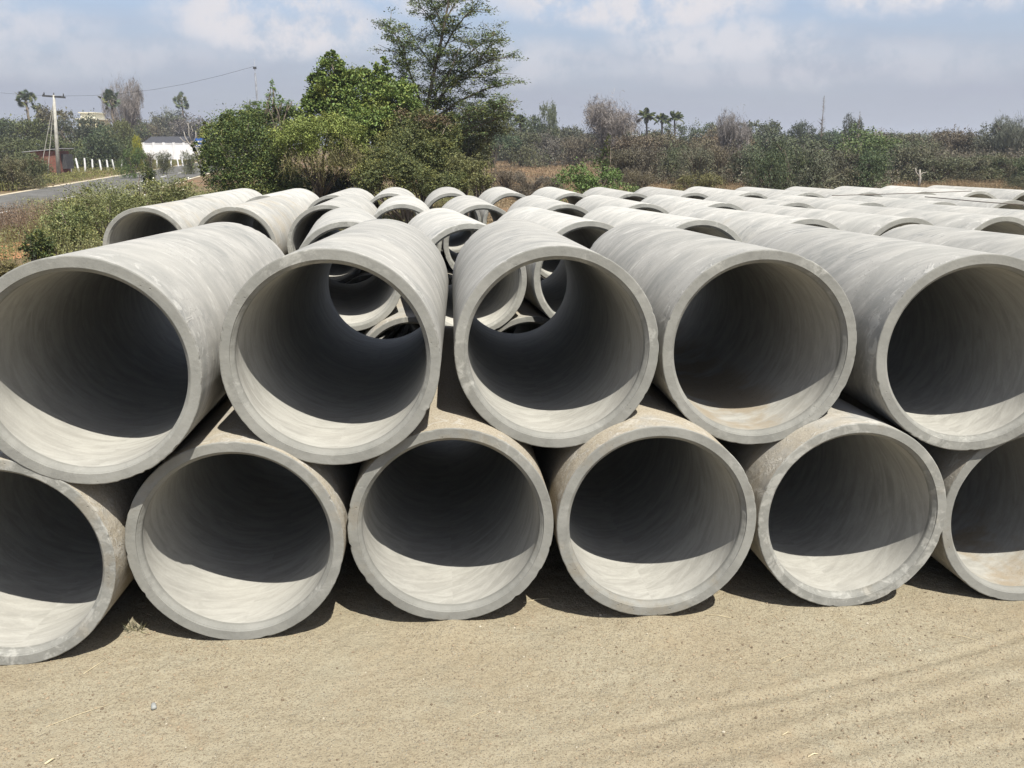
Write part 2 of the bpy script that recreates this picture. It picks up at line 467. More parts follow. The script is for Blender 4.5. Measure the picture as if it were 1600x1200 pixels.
def build_ground():
    rs = np.random.RandomState(5)
    def axis(lo, hi, step, flo, fhi):
        core = list(np.arange(lo, hi, step)); s = step
        a = hi; right = []
        while a < fhi: right.append(a); s *= 1.22; a += s
        right.append(fhi)
        s = step; a = lo-step; left = []
        while a > flo: left.append(a); s *= 1.22; a -= s
        left.append(flo)
        return np.array(left[::-1]+core+right)
    xs = axis(-3.2, 3.6, 0.0125, -5000, 5000); ys = axis(1.35, 4.2, 0.0125, -60, 7000)
    X, Y = np.meshgrid(xs, ys)
    Z = gz(X, Y)
    near = np.clip((6-np.abs(X))/2, 0, 1)*np.clip((7-Y)/2, 0, 1)
    for sc_, am in ((0.8, .022), (2.5, .012), (7, .006), (19, .005), (45, .004)):
        Z += near*am*value_noise(rs, X+50, Y+50, sc_)*np.where(sc_ < 3, np.clip((3.0-Y)/.8, 0.15, 1), 1)
    Z += near*(tracks(X, Y)+soil_contact(X, Y))
    mid = np.clip((Y-16)/6, 0, 1)*np.clip((200-Y)/50, 0, 1)*np.clip((X+8)/4, 0, 1)
    Z += mid*0.15*value_noise(rs, X+500, Y+50, .25)
    V = np.stack([X, Y, Z], -1).reshape(-1, 3)
    nx, ny = len(xs), len(ys)
    i = (np.arange(ny-1)[:, None]*nx+np.arange(nx-1)[None]).ravel()
    Fq = np.stack([i, i+1, i+1+nx, i+nx], 1)
    me = mesh_np('ground', V, Fq, (ground_material(),), None, True)
    kind(link('ground', me), 'structure', 'pale gravelly sand of the storage yard running out into dry reddish field', 'ground')


build_ground()

# ------------------------------------------------------------------ the pipes
random.seed(3)
rnd = random.Random(11)
ORD = ['first', 'second', 'third', 'fourth', 'fifth', 'sixth', 'seventh', 'eighth', 'ninth', 'tenth', 'eleventh', 'twelfth', 'thirteenth', 'fourteenth']
# front stack, fitted to the photograph: x, y, yaw, dz in pipe radii; then sand, brightness, dirt and a label
YAW = 0.0711; TILT = -0.0383
front = [
    ('T', -3.6846, 7.1499, 0.0331, -0.0226, (0.10, 1.0, 0), 'front upper-row concrete pipe with a chipped inner lip, leftmost of its row'),
    ('T', -1.6463, 7.6076, -0.0119, 0.0131, (0.12, 1.0, 0), 'see-through front upper-row concrete pipe just left of the dark central gap'),
    ('T', 0.4421, 8.1745, -0.001, 0.0057, (0.05, 1.0, 0), 'see-through front upper-row concrete pipe just right of the dark central gap'),
    ('T', 2.4977, 8.4705, -0.004, -0.0359, (0.05, 0.97, 0.75), 'front upper-row concrete pipe with a patch of brown dirt on its sunlit floor'),
    ('T', 4.6239, 8.3615, -0.0643, -0.0339, (0.0, 1.0, 0), "front upper-row concrete pipe with a clean pale floor, cut off at the photo's side"),
    ('T', 6.72, 8.55, -0.066, -0.03, (0.0, 1.0, 0), 'front upper-row concrete pipe showing only its back, rightmost of its row'),
    ('B', -4.5791, 7.0106, 0.0062, -0.0376, (0.75, 1.0, 0, 1.0), 'front lower-row concrete pipe with a lime-mottled rim, leftmost of its row'),
    ('B', -2.5904, 7.4004, 0.015, 0.0082, (0.70, 1.0, 0), 'front lower-row concrete pipe beside the grass sprig, its floor smooth and pale'),
    ('B', -0.588, 7.7192, 0.0105, 0.0596, (0.85, 0.95, 0), 'front lower-row concrete pipe with a rough streaked floor, under the central gap'),
    ('B', 1.4322, 7.8463, 0.0035, 0.0647, (0.75, 1.0, 0), "front lower-row concrete pipe with a clean cream floor, third from its row's right end"),
    ('B', 3.4895, 8.1533, 0.0188, 0.0218, (0.55, 1.0, 0, 0.75), "front lower-row concrete pipe with a white-stained rim, second from its row's right end"),
    ('B', 5.5119, 8.4304, -0.0031, -0.0431, (0.5, 0.97, 0.6), 'front lower-row concrete pipe with dirt on its floor, rightmost of its row'),
    ('B', 7.54, 8.45, -0.01, -0.03, (0.5, 1.0, 0), "front lower-row concrete pipe beyond the photo's edge, carrying the last upper pipe"),
]
for i, (k, x, y, dyaw, dz_, colr, lab) in enumerate(front):
    zc_ = (1+math.sqrt(3) if k == 'T' else 1)+dz_-0.014*x
    make_pipe(pipe_meshes(100+i, 192, 14), (x*S, y*S, zc_*S), YAW+dyaw, TILT, colr, lab,
              'concrete pipes of the front stack, upper row' if k == 'T' else 'concrete pipes of the front stack, lower row')

protos = [pipe_meshes(10+i, 96, 6) for i in range(5)]


def stack(xs, ys, name, desc, sands, yaw=0.0711, tilt=-0.02, tops_end=None):
    """xs, ys: fronts of the upper row, in pipe radii"""
    n = len(xs)
    gap = [xs[i+1]-xs[i] for i in range(n-1)]
    bx = [xs[0]-1.03]+[(xs[i]+xs[i+1])/2 for i in range(n-1)]+[xs[-1]+1.03]
    by = [ys[0]+rnd.uniform(-.15, .15)]+[(ys[i]+ys[i+1])/2+rnd.uniform(-.25, .1) for i in range(n-1)]+[ys[-1]]
    for i in range(1, len(bx)):
        bx[i] = max(bx[i], bx[i-1]+2.0)
    bz = [gz(x*S, y*S)/S+1 for x, y in zip(bx, by)]
    j = 0
    for i, (x, y, z) in enumerate(zip(bx, by, bz)):
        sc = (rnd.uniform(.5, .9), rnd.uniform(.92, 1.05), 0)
        make_pipe(protos[rnd.randrange(5)], (x*S, y*S, z*S), yaw+rnd.uniform(-.008, .008), tilt, sc,
                  f'lower-row concrete pipe of {desc}, {ORD[i]} from the left', f'concrete pipes of {desc}, lower row')
    for i, (x, y) in enumerate(zip(xs, ys)):
        a, b = bx[i], bx[i+1]; h = (b-a)/2
        z = (bz[i]+bz[i+1])/2+math.sqrt(max(4.0-h*h, 2.0))
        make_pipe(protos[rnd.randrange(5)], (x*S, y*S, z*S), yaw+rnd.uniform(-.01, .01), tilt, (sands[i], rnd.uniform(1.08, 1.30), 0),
                  f'upper-row concrete pipe of {desc}, {ORD[i]} from the left', f'concrete pipes of {desc}, upper row')


stack([-2.96, -0.72, 1.37, 3.42, 5.47, 7.51, 9.60, 11.7], [15.6, 15.2, 15.4, 15.7, 16.0, 16.5, 17.0, 17.3], 'second', 'the second stack back',
      [.1, .05, .1, .05, .25, .05, .1, 0], tilt=-0.025, yaw=0.175)
stack([-2.78, -0.73, 1.37, 3.41, 5.50, 7.58, 9.75, 11.96, 14.19], [22.1, 22., 22.2, 22.5, 22.9, 23.4, 23.9, 24.4, 24.9], 'third', 'the third stack back',
      [.1]*9, tilt=-0.018, yaw=0.12)
stack([-4.05, -2.02, 0.02, 2.03, 4.06, 6.12, 8.13, 10.19, 12.32, 14.4, 16.47, 18.5], [29.3]*5+[29.6, 29.9, 30.2, 30.5, 30.8, 31.1, 31.4], 'last', 'the last stack at the back',
      [.1]*12, tilt=-0.013, yaw=0.10)
stack([-8.63, -6.6, -4.57], [20.5, 20.7, 21.6], 'left', 'the short stack at the left', [.40, .46, .12], tilt=-0.012)
stack([-9.62, -7.61, -5.6][:3], [27.2, 27.1, 27.6], 'left rear', 'the short stack at the far left', [.15, .15, .1], tilt=-0.010)

# ------------------------------------------------------------------ thin rod over the pipe tops, and a dark strip drawn as gap shadow
M_ROD_GAP = plain('rod_and_gap_dark', (0.11, 0.09, 0.075), 0.8)
for (p0, p1, lab) in (((1300, 305.5, 28.2), (1518, 298.5, 30.3), 'long thin dark rod lying across the tops of the last pipe stack'),
                      ((1445, 307.5, 25.6), (1640, 323, 23.2), 'thin dark strip standing in for gap shadow along the third stack, right edge')):
    a = at(p0[0], p0[1], p0[2]*S); b = at(p1[0], p1[1], p1[2]*S)
    mb = MB(); mid = (a+b)/2+Vector((0, 0, -0.006))
    mb.tube([a, mid, b], 0.006, 6)
    tag(link('rod_and_gap_line', mb.mesh('rod_and_gap_line', M_ROD_GAP, True)), lab, 'rod')

# ------------------------------------------------------------------ plants
def leaf_material(name, hue=(0.30, 0.26, 0.05), trans=0.25, lo=0.55, hi=1.35, mixy=0.35, clump=3.0):
    """leaf colour comes from the object's own colour, varied leaf by leaf and clump by clump"""
    m, t = material(name)
    geo = t.n('ShaderNodeNewGeometry').outputs
    oc = t.n('ShaderNodeObjectInfo').outputs['Color']
    r = geo['Random Per Island']
    co = t.n('ShaderNodeTexCoord').outputs['Object']
    f = t.ramp(r, 0.0, 1.0, lo, hi)
    f = t.m('MULTIPLY', f, t.ramp(t.noise(co, clump, 3), 0.3, 0.7, 0.72, 1.25))
    c = t.mix(t.ramp(t.m('FRACT', t.m('MULTIPLY', r, 7.31)), 0.45, 1.0, 0.0, mixy), oc, hue)
    c = t.mix(t.ramp(t.noise(co, clump*.45, 3), 0.52, 0.68, 0, mixy*.9), c, hue)
    sc_ = t.vm('SCALE', c); t.t.links.new(f, sc_.node.inputs[3])
    finish(t, sc_, 0.6, spec=0.25, trans=trans)
    return m


M_LEAF = leaf_material('leaves')
M_FAR = leaf_material('distant_leaves', (0.19, 0.17, 0.07), 0.2, 0.75, 1.2, 0.3)
M_DRY = leaf_material('dry_leaves', (0.17, 0.14, 0.08), 0.12, 0.65, 1.25, 0.4)
M_TWIG = leaf_material('dry_twigs', (0.16, 0.14, 0.12), 0.0, 0.5, 1.5, 0.4)
M_BARK = plain('bark', (0.13, 0.105, 0.08), 0.95, 0.35, 9)
M_PALEBARK = plain('pale_bark', (0.26, 0.235, 0.20), 0.95, 0.3, 9)


def rand_dirs(rs, n):
    d = rs.normal(size=(n, 3)); return d/np.linalg.norm(d, axis=1, keepdims=True)


def leaf_quads(rs, P, size, aspect=0.5, up=0.35, droop=0.0, fold=0.0):
    """one pointed leaf (a diamond) at each point of P"""
    n = len(P)
    nrm = rand_dirs(rs, n); nrm[:, 2] = np.abs(nrm[:, 2])+up; nrm /= np.linalg.norm(nrm, axis=1, keepdims=True)
    t = rand_dirs(rs, n); t -= (t*nrm).sum(1, keepdims=True)*nrm; t /= np.linalg.norm(t, axis=1, keepdims=True)
    if droop: t[:, 2] -= droop; t /= np.linalg.norm(t, axis=1, keepdims=True)
    b = np.cross(nrm, t)
    s = size*rs.uniform(0.6, 1.4, (n, 1))
    a0 = P-t*s*.5; a2 = P+t*s*.5; m = P-t*s*.05+nrm*s*fold
    a1 = m+b*s*aspect*.5; a3 = m-b*s*aspect*.5
    V = np.stack([a0, a1, a2, a3], 1).reshape(-1, 3)
    return V, np.arange(4*n).reshape(-1, 4)


def strips(rs, A, B, wd):
    """thin straight stalks from A to B"""
    n = len(A); d = B-A; sd = np.cross(d, rand_dirs(rs, n)); sd /= np.linalg.norm(sd, axis=1, keepdims=True)+1e-9
    w_ = np.broadcast_to(np.asarray(wd, float).reshape(-1, 1), (n, 1))
    V = np.stack([A-sd*w_/2, A+sd*w_/2, B+sd*w_*.25, B-sd*w_*.25], 1).reshape(-1, 3)
    return V, np.arange(4*n).reshape(-1, 4)


def join(parts):
    V, Fq, o = [], [], 0
    for v, f in parts: V.append(v); Fq.append(f+o); o += len(v)
    return np.concatenate(V), np.concatenate(Fq)


def ell_points(rs, c, r, n, clump=24, spread=0.16, shell=0.62, low=-0.8):
    """leaf positions gathered in small clumps through the outer part of an ellipsoid"""
    k = max(3, n//clump)
    d = rand_dirs(rs, k*2); d = d[d[:, 2] > low][:k]; k = len(d)
    rad = shell+(1.06-shell)*rs.rand(k, 1)**.6
    rad *= 1+0.14*np.sin(d[:, :1]*5+c[0])*np.cos(d[:, 1:2]*4+c[1])
    cc = np.asarray(c)+d*rad*np.asarray(r)
    idx = rs.randint(0, k, n)
    sp_ = spread*min(r)*rs.uniform(.5, 1.5, (k, 1))
    return cc[idx]+rs.normal(size=(n, 3))*sp_[idx]*[1, 1, .75], cc


def branch_tree(mb, base, tips, r0, rs, bend=0.25, n=5):
    """trunk and limbs: a tapered tube from the base towards each tip"""
    base = Vector(base)
    for tp in tips:
        tp = Vector(tp); d = tp-base; pts = []
        o1 = Vector(rs.normal(size=3))*d.length*.06
        for i in range(5):
            k = i/4
            p = base+Vector((d.x*k**1.35, d.y*k**1.35, d.z*k**(1-bend)))+o1*math.sin(k*3.1)
            pts.append(p)
        mb.tube(pts, [r0*(1-.82*i/4) for i in range(5)], n)


def plant(name, label, cat, blobs, color, leaf, ntot, mat=None, group=None, trunk=None, aspect=0.5, clump=24, spread=0.16, shell=0.62, seed=0, twig=0, twigcol=None, base=None, droop=0.0, crown='foliage', bumps=7):
    """blobs: list of (centre, radii) in metres"""
    rs = np.random.RandomState(seed+7)
    extra = []
    if bumps:
        for c, r in blobs:
            for _ in range(bumps):
                d = rand_dirs(rs, 1)[0]; d[2] = abs(d[2])*1.1-.25; q = rs.uniform(.12, .34)
                extra.append((tuple(np.array(c)+d*np.array(r)*rs.uniform(.88, 1.18)), tuple(np.array(r)*q)))
    blobs = list(blobs)+extra
    area = np.array([(r[0]*r[1]*r[2])**(2/3) for c, r in blobs]); area /= area.sum()
    if base is None:
        bx_ = np.mean([c[0] for c, r in blobs]); by_ = np.mean([c[1] for c, r in blobs]); base = (bx_, by_, float(gz(bx_, by_)))
    B = np.array(base)
    root = link(name, None, None, base)
    tag(root, label, cat, group)
    parts, tips = [], []
    for (c, r), a in zip(blobs, area):
        P, cc = ell_points(rs, np.array(c)-B, r, int(ntot*a)+10, clump, spread, shell)
        floor_ = 0.02
        P[:, 2] = np.maximum(P[:, 2], floor_+rs.rand(len(P))*.25)
        parts.append(leaf_quads(rs, P, leaf, aspect, droop=droop))
        tips += [tuple(q) for q in cc[rs.choice(len(cc), min(5, len(cc)), replace=False)] if q[2] > .3]
        if twig:
            nt_ = int(twig*a); j = rs.randint(0, len(cc), nt_)
            A = np.array(c)-B+(cc[j]-(np.array(c)-B))*rs.uniform(.2, .7, (nt_, 1)); E_ = cc[j]+rs.normal(size=(nt_, 3))*.22*np.array(r)
            E_[:, 2] = np.maximum(E_[:, 2], .05); A[:, 2] = np.maximum(A[:, 2], 0)
            parts.append(strips(rs, A, E_, leaf*.35))
    V, Fq = join(parts)
    o = link(crown, mesh_np(crown, V, Fq, (mat or M_LEAF,)), root); o.color = (*color, 1)
    mb = MB()
    tr = trunk or 0.05
    branch_tree(mb, (0, 0, -.1), tips[:14], tr, rs)
    link('trunk' if tr > .07 else 'stems', mb.mesh('trunk', M_BARK, True), root)
    return root


def pb(u, v, Y, ru, rv, rd=None):
    """ellipsoid seen at pixel (u, v), radii in pixels, at Y metres"""
    c = at(u, v, Y); k = Y/F
    return (tuple(c), (ru*k, (rd if rd else min(ru, rv*1.4))*k, rv*k))


# the overgrown thicket behind the pipes
G_DARK = (0.086, 0.127, 0.043); G_MID = (0.122, 0.180, 0.050); G_BRIGHT = (0.173, 0.274, 0.058); G_YEL = (0.194, 0.238, 0.065); G_OLIVE = (0.122, 0.137, 0.058)
plant('roadside_bush', 'dark green rounded bush hiding the road, leftmost of the thicket', 'bush',
      [pb(385, 235, 25, 56, 60, 60), pb(352, 222, 25.4, 36, 30), pb(415, 200, 26, 40, 30), pb(400, 285, 24.5, 66, 45, 45), pb(340, 262, 25, 26, 38), pb(455, 182, 26.5, 18, 16), pb(368, 190, 26, 20, 18),
       pb(392, 178, 26, 16, 14), pb(332, 240, 25.5, 16, 14), pb(438, 180, 26, 18, 14)],
      G_DARK, 0.058, 72000, seed=1, twig=900, trunk=.05, clump=60, spread=.15, shell=.5)
plant('leafy_sapling', 'slender bright green sapling poking above the dark roadside bush', 'sapling',
      [pb(427, 158, 25.5, 15, 13), pb(425, 140, 25.5, 5, 12), pb(443, 163, 25.5, 20, 8), pb(405, 166, 25.5, 18, 8), pb(425, 130, 25.5, 3, 6)], (0.15, 0.24, .08), 0.06, 1500, seed=2, base=tuple(at(425, 290, 25.5)), clump=14, aspect=.28)
mound = plant('creeper_mound', 'yellow-green dome of creeper with dry brown vines hanging over a dark hollow', 'creeper',
              [pb(505, 215, 23.8, 58, 32, 42), pb(462, 224, 24, 34, 30), pb(543, 232, 23.8, 28, 34), pb(515, 200, 24, 42, 18), pb(475, 200, 24.2, 24, 14)],
              G_YEL, 0.05, 44000, seed=3, twig=500, base=tuple(at(500, 320, 24.6)), clump=50, spread=.13, shell=.6)
rs = np.random.RandomState(8)
n = 520
B = mound.location
cu = rs.normal(538, 20, n); cv = 205+rs.rand(n)*40+np.abs(cu-530)*.5
half = n//2
cu[half:] = rs.uniform(440, 560, n-half); cv[half:] = 232+rs.rand(n-half)*24
A = np.array([at(u_, v_, 23.05+rs.rand()*.4) for u_, v_ in zip(cu, cv)])
Bv = A+np.stack([rs.normal(size=n)*.16+.10, rs.uniform(-.22, .02, n), -rs.uniform(.15, .62, n)], 1)
V1, F1 = strips(rs, A-np.array(B), Bv-np.array(B), .009)
P = np.repeat((A+Bv)/2, 6, 0)+rs.normal(size=(n*6, 3))*.11-np.array(B)
V2, F2 = leaf_quads(rs, P, .045, .5, droop=.5)
V1, F1 = join([(V1, F1), (V2, F2)])
o = link('dry_vines', mesh_np('dry_vines', V1, F1, (M_DRY,)), mound); o.color = (0.14, 0.13, 0.05, 1)
vine = plant('vine_covered_tree', 'bushy tree smothered in bright green broad-leaved vine, taller than the creeper dome', 'tree',
             [pb(520, 118, 26, 20, 24), pb(517, 92, 26, 10, 12), pb(512, 150, 26, 26, 30), pb(560, 150, 26.2, 38, 36), pb(598, 130, 26.5, 16, 26), pb(601, 104, 26.5, 7, 12), pb(620, 165, 26, 30, 34),
              pb(575, 200, 25.8, 56, 36), pb(493, 130, 26, 9, 16), pb(540, 122, 26, 18, 16), pb(500, 180, 26, 28, 26), pb(569, 118, 26.3, 13, 10), pb(634, 140, 26.3, 12, 16), pb(486, 158, 26, 12, 12)],
             (0.135, 0.195, 0.052), 0.072, 70000, seed=4, aspect=.7, base=tuple(at(580, 300, 26.4)), trunk=.07, twig=700, clump=70, spread=.17, droop=.5, shell=.5)
plant('dark_thicket_bush', 'dark olive bush with brownish patches below the tall feathery tree', 'bush',
      [pb(655, 215, 25.5, 46, 36), pb(690, 250, 25, 28, 36), pb(635, 240, 24.6, 52, 36), pb(702, 212, 25.8, 18, 28), pb(645, 188, 26.2, 30, 16), pb(672, 190, 26, 16, 14), pb(612, 205, 25.3, 22, 20), pb(708, 275, 24.6, 16, 26)],
      (0.10, 0.12, 0.048), 0.055, 80000, seed=5, twig=1500, trunk=.05, clump=60, spread=.15, shell=.5)
plant('brown_leaved_climber', 'climber with withered reddish-brown leaves on top of the dark olive bush', 'climber',
      [pb(662, 195, 25.0, 20, 14), pb(690, 192, 25.2, 18, 12), pb(628, 182, 25.2, 12, 10)], (0.12, .085, .045), .055, 2200, M_DRY, seed=15, clump=16, base=tuple(at(665, 300, 25.2)), spread=.3)
plant('lower_green_bush', 'mid green bush in front of the dark thicket beside the hollow', 'bush',
      [pb(612, 262, 22.6, 34, 28), pb(575, 282, 22.2, 24, 26), pb(650, 285, 22.4, 36, 24), pb(690, 292, 23, 26, 18), pb(598, 242, 22.8, 16, 12), pb(635, 268, 22.6, 22, 18), pb(715, 285, 23.5, 18, 16)],
      (0.105, 0.125, 0.052), 0.046, 52000, seed=6, twig=900, clump=50, spread=.16, shell=.45)
plant('tangled_undergrowth', 'tangle of dry stems and dark leaves inside the hollow of the creeper dome', 'undergrowth',
      [pb(480, 292, 26.6, 60, 26), pb(545, 294, 26.4, 40, 22)], (0.04, 0.05, 0.024), 0.06, 12000, M_DRY, seed=7, twig=1500, clump=24)


# the tall feathery tree
def acacia():
    rs = np.random.RandomState(21)
    base = Vector(at(690, 300, 27.5)); base.z = float(gz(base.x, base.y))
    root = link('feathery_tree', None, None, base)
    tag(root, 'tall airy tree with fine feathery leaves and visible limbs above the thicket', 'tree')
    mb = MB(); tips = []
    def Q(u, v, dy=0): return Vector(at(u, v, 27.5+dy))
    limbs = [([(690, 290), (672, 235), (667, 185), (676, 120), (690, 60), (698, 10), (702, -40)], .085),
             ([(667, 190), (650, 140), (637, 95), (628, 70), (612, 50)], 0.043), ([(660, 165), (640, 150), (632, 120), (625, 95)], 0.031),
             ([(669, 180), (700, 140), (735, 110), (770, 95), (795, 88)], 0.050), ([(672, 190), (715, 160), (760, 140), (800, 128)], 0.050),
             ([(676, 150), (710, 100), (745, 70), (775, 55)], 0.037), ([(684, 90), (705, 50), (730, 25), (745, 8)], 0.031),
             ([(690, 60), (670, 25), (655, 5)], 0.028), ([(672, 200), (720, 185), (765, 165), (790, 160)], 0.031),
             ([(680, 110), (655, 75), (640, 55)], 0.031), ([(700, 140), (722, 120), (760, 122), (785, 110)], 0.031),
             ([(695, 30), (715, -5), (735, -20)], 0.025), ([(693, 40), (672, 0), (668, -30)], 0.025), ([(640, 110), (615, 60), (603, 40)], 0.022),
             ([(680, 230), (730, 205), (770, 190), (795, 180)], 0.031), ([(740, 108), (765, 75), (782, 62)], 0.025), ([(660, 170), (690, 150), (715, 75)], 0.031)]
    twA, twB, cl = [], [], []
    for pts, r in limbs:
        oy = rs.uniform(-1.1, 1.1); m_ = len(pts)
        P = [Q(u+rs.uniform(-3, 3), v+rs.uniform(-3, 3), oy*i/(m_-1)) for i, (u, v) in enumerate(pts)]
        mb.tube([p-base for p in P], [r*(1-.8*i/(m_-1)) for i in range(m_)], 7)
        segs = [(P[i], P[i+1], (i+.5)/m_) for i in range(m_-1)]
        for a, b, k in segs:
            if k < .25 and r > .08: continue
            d = (b-a); cnt = int(d.length/0.06)
            for j in range(cnt):
                p = a.lerp(b, rs.rand())
                dr = Vector(rs.normal(size=3)); dr.z = dr.z*.45+.25; dr += d.normalized()*.7; dr.normalize()
                ln = rs.uniform(.25, .85)*(1.15-.5*k)
                e = p+dr*ln
                twA.append(p-base); twB.append(e-base)
                for q in range(3):
                    f = rs.uniform(.45, 1.05); cl.append(p.lerp(e, f)-base)
    V1, F1 = strips(rs, np.array(twA), np.array(twB), .022)
    link('trunk', mb.mesh('trunk', M_BARK, True), root)
    me = mesh_np('twigs', V1, F1, (M_BARK,)); link('twigs', me, root)
    cl = np.array(cl); keep = rs.rand(len(cl)) < .70; cl = cl[keep]
    per = 30
    P = np.repeat(cl, per, 0)+rs.normal(size=(len(cl)*per, 3))*[.11, .11, .045]
    V, Fq = leaf_quads(rs, P, .075, .45, up=.8)
    o = link('foliage', mesh_np('foliage', V, Fq, (M_LEAF,)), root); o.color = (0.10, 0.14, 0.06, 1)


acacia()
plant('spreading_bush_tree', 'low grey-green tree with loose branches right beneath the tall feathery tree', 'tree',
      [pb(735, 195, 30, 36, 26), pb(765, 180, 30.3, 30, 18), pb(740, 225, 30, 30, 24), pb(785, 172, 30.5, 14, 16), pb(712, 240, 29.5, 24, 30), pb(745, 250, 29.5, 26, 18), pb(775, 200, 30, 24, 16)],
      (0.095, 0.108, 0.06), 0.055, 30000, seed=9, trunk=.035, twig=1400, clump=30, spread=.2, shell=.4)


plant('pale_olive_shrub', 'pale olive loose shrub hiding the foot of the thicket, next to the field', 'shrub',
      [pb(728, 278, 24, 20, 24), pb(742, 262, 24.4, 16, 20), pb(712, 262, 24, 16, 24), pb(755, 284, 24.2, 16, 16)], (.15, .155, .07), .045, 12000, seed=16, twig=500, clump=20, spread=.2, shell=.35)


# ------------------------------------------------------------------ stock of distant tree crowns, shared as mesh data
def crown_mesh(seed, kind_, n, leaf):
    rs = np.random.RandomState(seed)
    parts = []; blobs = []
    k = rs.randint(5, 9)
    for i in range(k):
        a = rs.uniform(0, 6.28); q = rs.uniform(.15, .66)
        z = rs.uniform(.45, .80)
        blobs.append(((math.cos(a)*q, math.sin(a)*q, z), (rs.uniform(.22, .42), rs.uniform(.22, .42), rs.uniform(.12, .22))))
    blobs.append(((0, 0, .62), (.5, .5, .30)))
    if kind_ in ('bush', 'scrub'): blobs += [((rs.uniform(-.6, .6), rs.uniform(-.6, .6), rs.uniform(.12, .35)), (.5, .5, .26)) for _ in range(6)]
    tips = []
    for c, r in blobs:
        P, cc = ell_points(rs, c, r, n//len(blobs), 14, .22, .5)
        P[:, 2] = np.maximum(P[:, 2], .02+rs.rand(len(P))*.1)
        if kind_ == 'bare':
            A = P; d = rand_dirs(rs, len(P)); d[:, 2] = np.abs(d[:, 2])*.8+.15
            parts.append(strips(rs, A-d*leaf*.8, A+d*leaf*.8, leaf*.13))
        else:
            parts.append(leaf_quads(rs, P, leaf, .6))
        tips += [tuple(q) for q in cc[:4] if q[2] > .2]
    if kind_ in ('bare', 'scrub'):
        cc = np.array(tips)[rs.randint(0, len(tips), 260)]
        A = cc*rs.uniform(.1, .6, (260, 1)); A[:, 2] += .1; E_ = cc+rs.normal(size=(260, 3))*.06
        E_[:, 2] = np.maximum(E_[:, 2], .03)
        parts.append(strips(rs, A, E_, .016))
    V, Fq = join(parts)
    mb = MB(); branch_tree(mb, (0, 0, -.03), tips[:9], .035, rs)
    mat = {'bare': M_TWIG, 'scrub': M_DRY}.get(kind_, M_FAR)
    return mesh_np('crown', V, Fq, (mat,)), mb.mesh('trunk', M_BARK, True)


CR = {'leafy': [crown_mesh(30+i, 'leafy', 6500, .045) for i in range(4)], 'bush': [crown_mesh(40+i, 'bush', 9000, .045) for i in range(4)],
      'scrub': [crown_mesh(50+i, 'scrub', 9000, .036) for i in range(4)], 'bare': [crown_mesh(60+i, 'bare', 9000, .05) for i in range(3)]}
rt = random.Random(4)


def far_tree(name, label, cat, kind_, u, Y, vtop, width, color, group=None, vbase=None):
    """a tree whose top is seen at pixel row vtop, width in pixels"""
    top = at(u, vtop, Y); g_ = float(gz(top.x, Y))
    h = top.z-g_; wd = width*Y/F/2/.85
    wd *= 1.22
    cr, tk = CR[kind_][rt.randrange(len(CR[kind_]))]
    o = link(name, None, None, (top.x, Y, g_), (0, 0, rt.uniform(0, 6.28)))
    o.scale = (wd, wd, h/.98)
    a = link('crown', cr, o); a.color = (*color, 1)
    link('trunk', tk, o)
    tag(o, label, cat, group)
    return o


def vary(c, k=.12): return tuple(max(.01, x*(1+rt.uniform(-k, k))) for x in c)


SCRUB = (0.125, 0.108, 0.068); SCRUBG = (0.105, 0.108, 0.062); FARG = (0.075, 0.092, 0.048); GREYB = (0.15, 0.135, 0.11)
# far line beyond the field, centre to right: u, top, width, kind, colour
def row(specs, Y, name, cat, grp, desc):
    for i, (u, vt, wd, k, c) in enumerate(specs):
        far_tree(name, f'{desc}, {ORD[i] if i < len(ORD) else str(i+1)+"th"} from the left', cat, k, u, Y+rt.uniform(-.05, .05)*Y, vt, wd, vary(c), grp)


row([(812, 178, 60, 'leafy', FARG), (845, 190, 60, 'bush', FARG), (890, 196, 70, 'leafy', SCRUBG), (955, 192, 90, 'bush', SCRUBG), (1030, 196, 80, 'bush', FARG), (1085, 190, 60, 'leafy', FARG),
     (1140, 197, 70, 'scrub', SCRUB), (1195, 187, 70, 'leafy', FARG), (1252, 188, 40, 'leafy', (0.05, .07, .04)), (1300, 196, 70, 'bush', FARG), (1365, 200, 70, 'scrub', SCRUB), (1415, 203, 70, 'scrub', SCRUBG), (1468, 198, 80, 'scrub', SCRUBG)],
    118, 'distant_tree', 'tree', 'trees of the far line beyond the field', 'small dull green tree of the far line beyond the dry field')
row([(1385, 206, 80, 'scrub', SCRUB), (1440, 202, 90, 'scrub', SCRUB), (1500, 198, 80, 'scrub', SCRUB), (1545, 194, 70, 'scrub', SCRUBG), (1590, 190, 80, 'bush', FARG), (1640, 186, 80, 'bush', FARG)],
    84, 'dry_scrub_tree', 'tree', 'brownish trees behind the long hedge', 'brownish dry tree behind the long hedge')
far_tree('grey_dry_tree', 'big round grey half-bare tree standing above the far line', 'tree', 'bare', 948, 100, 147, 90, (0.19, .165, .145))
far_tree('slim_grey_green_tree', 'slim pale grey-green tree just right of the tall feathery tree', 'tree', 'leafy', 859, 105, 158, 30, (0.13, .15, .09))
far_tree('bare_crowned_tree', 'leafless tree with a fan of bare branches above brown scrub', 'tree', 'bare', 1145, 66, 168, 56, (0.20, .18, .165))
far_tree('small_conical_tree', 'small dark pointed tree on the far line', 'tree', 'leafy', 1334, 110, 178, 26, (0.07, .08, .05))
far_tree('feathered_dry_tree', 'loose dry branched tree at the right end of the far line', 'tree', 'bare', 1592, 78, 176, 50, (0.12, .13, .09))
far_tree('bright_green_tree', 'fresh green broad tree in the middle of the dull scrub', 'tree', 'bush', 1345, 68, 194, 100, (0.095, .135, .045))
far_tree('grassy_green_shrub', 'bright green dome-shaped shrub in the field just behind the pipes', 'shrub', 'bush', 932, 33, 246, 92, (0.105, .165, .045))
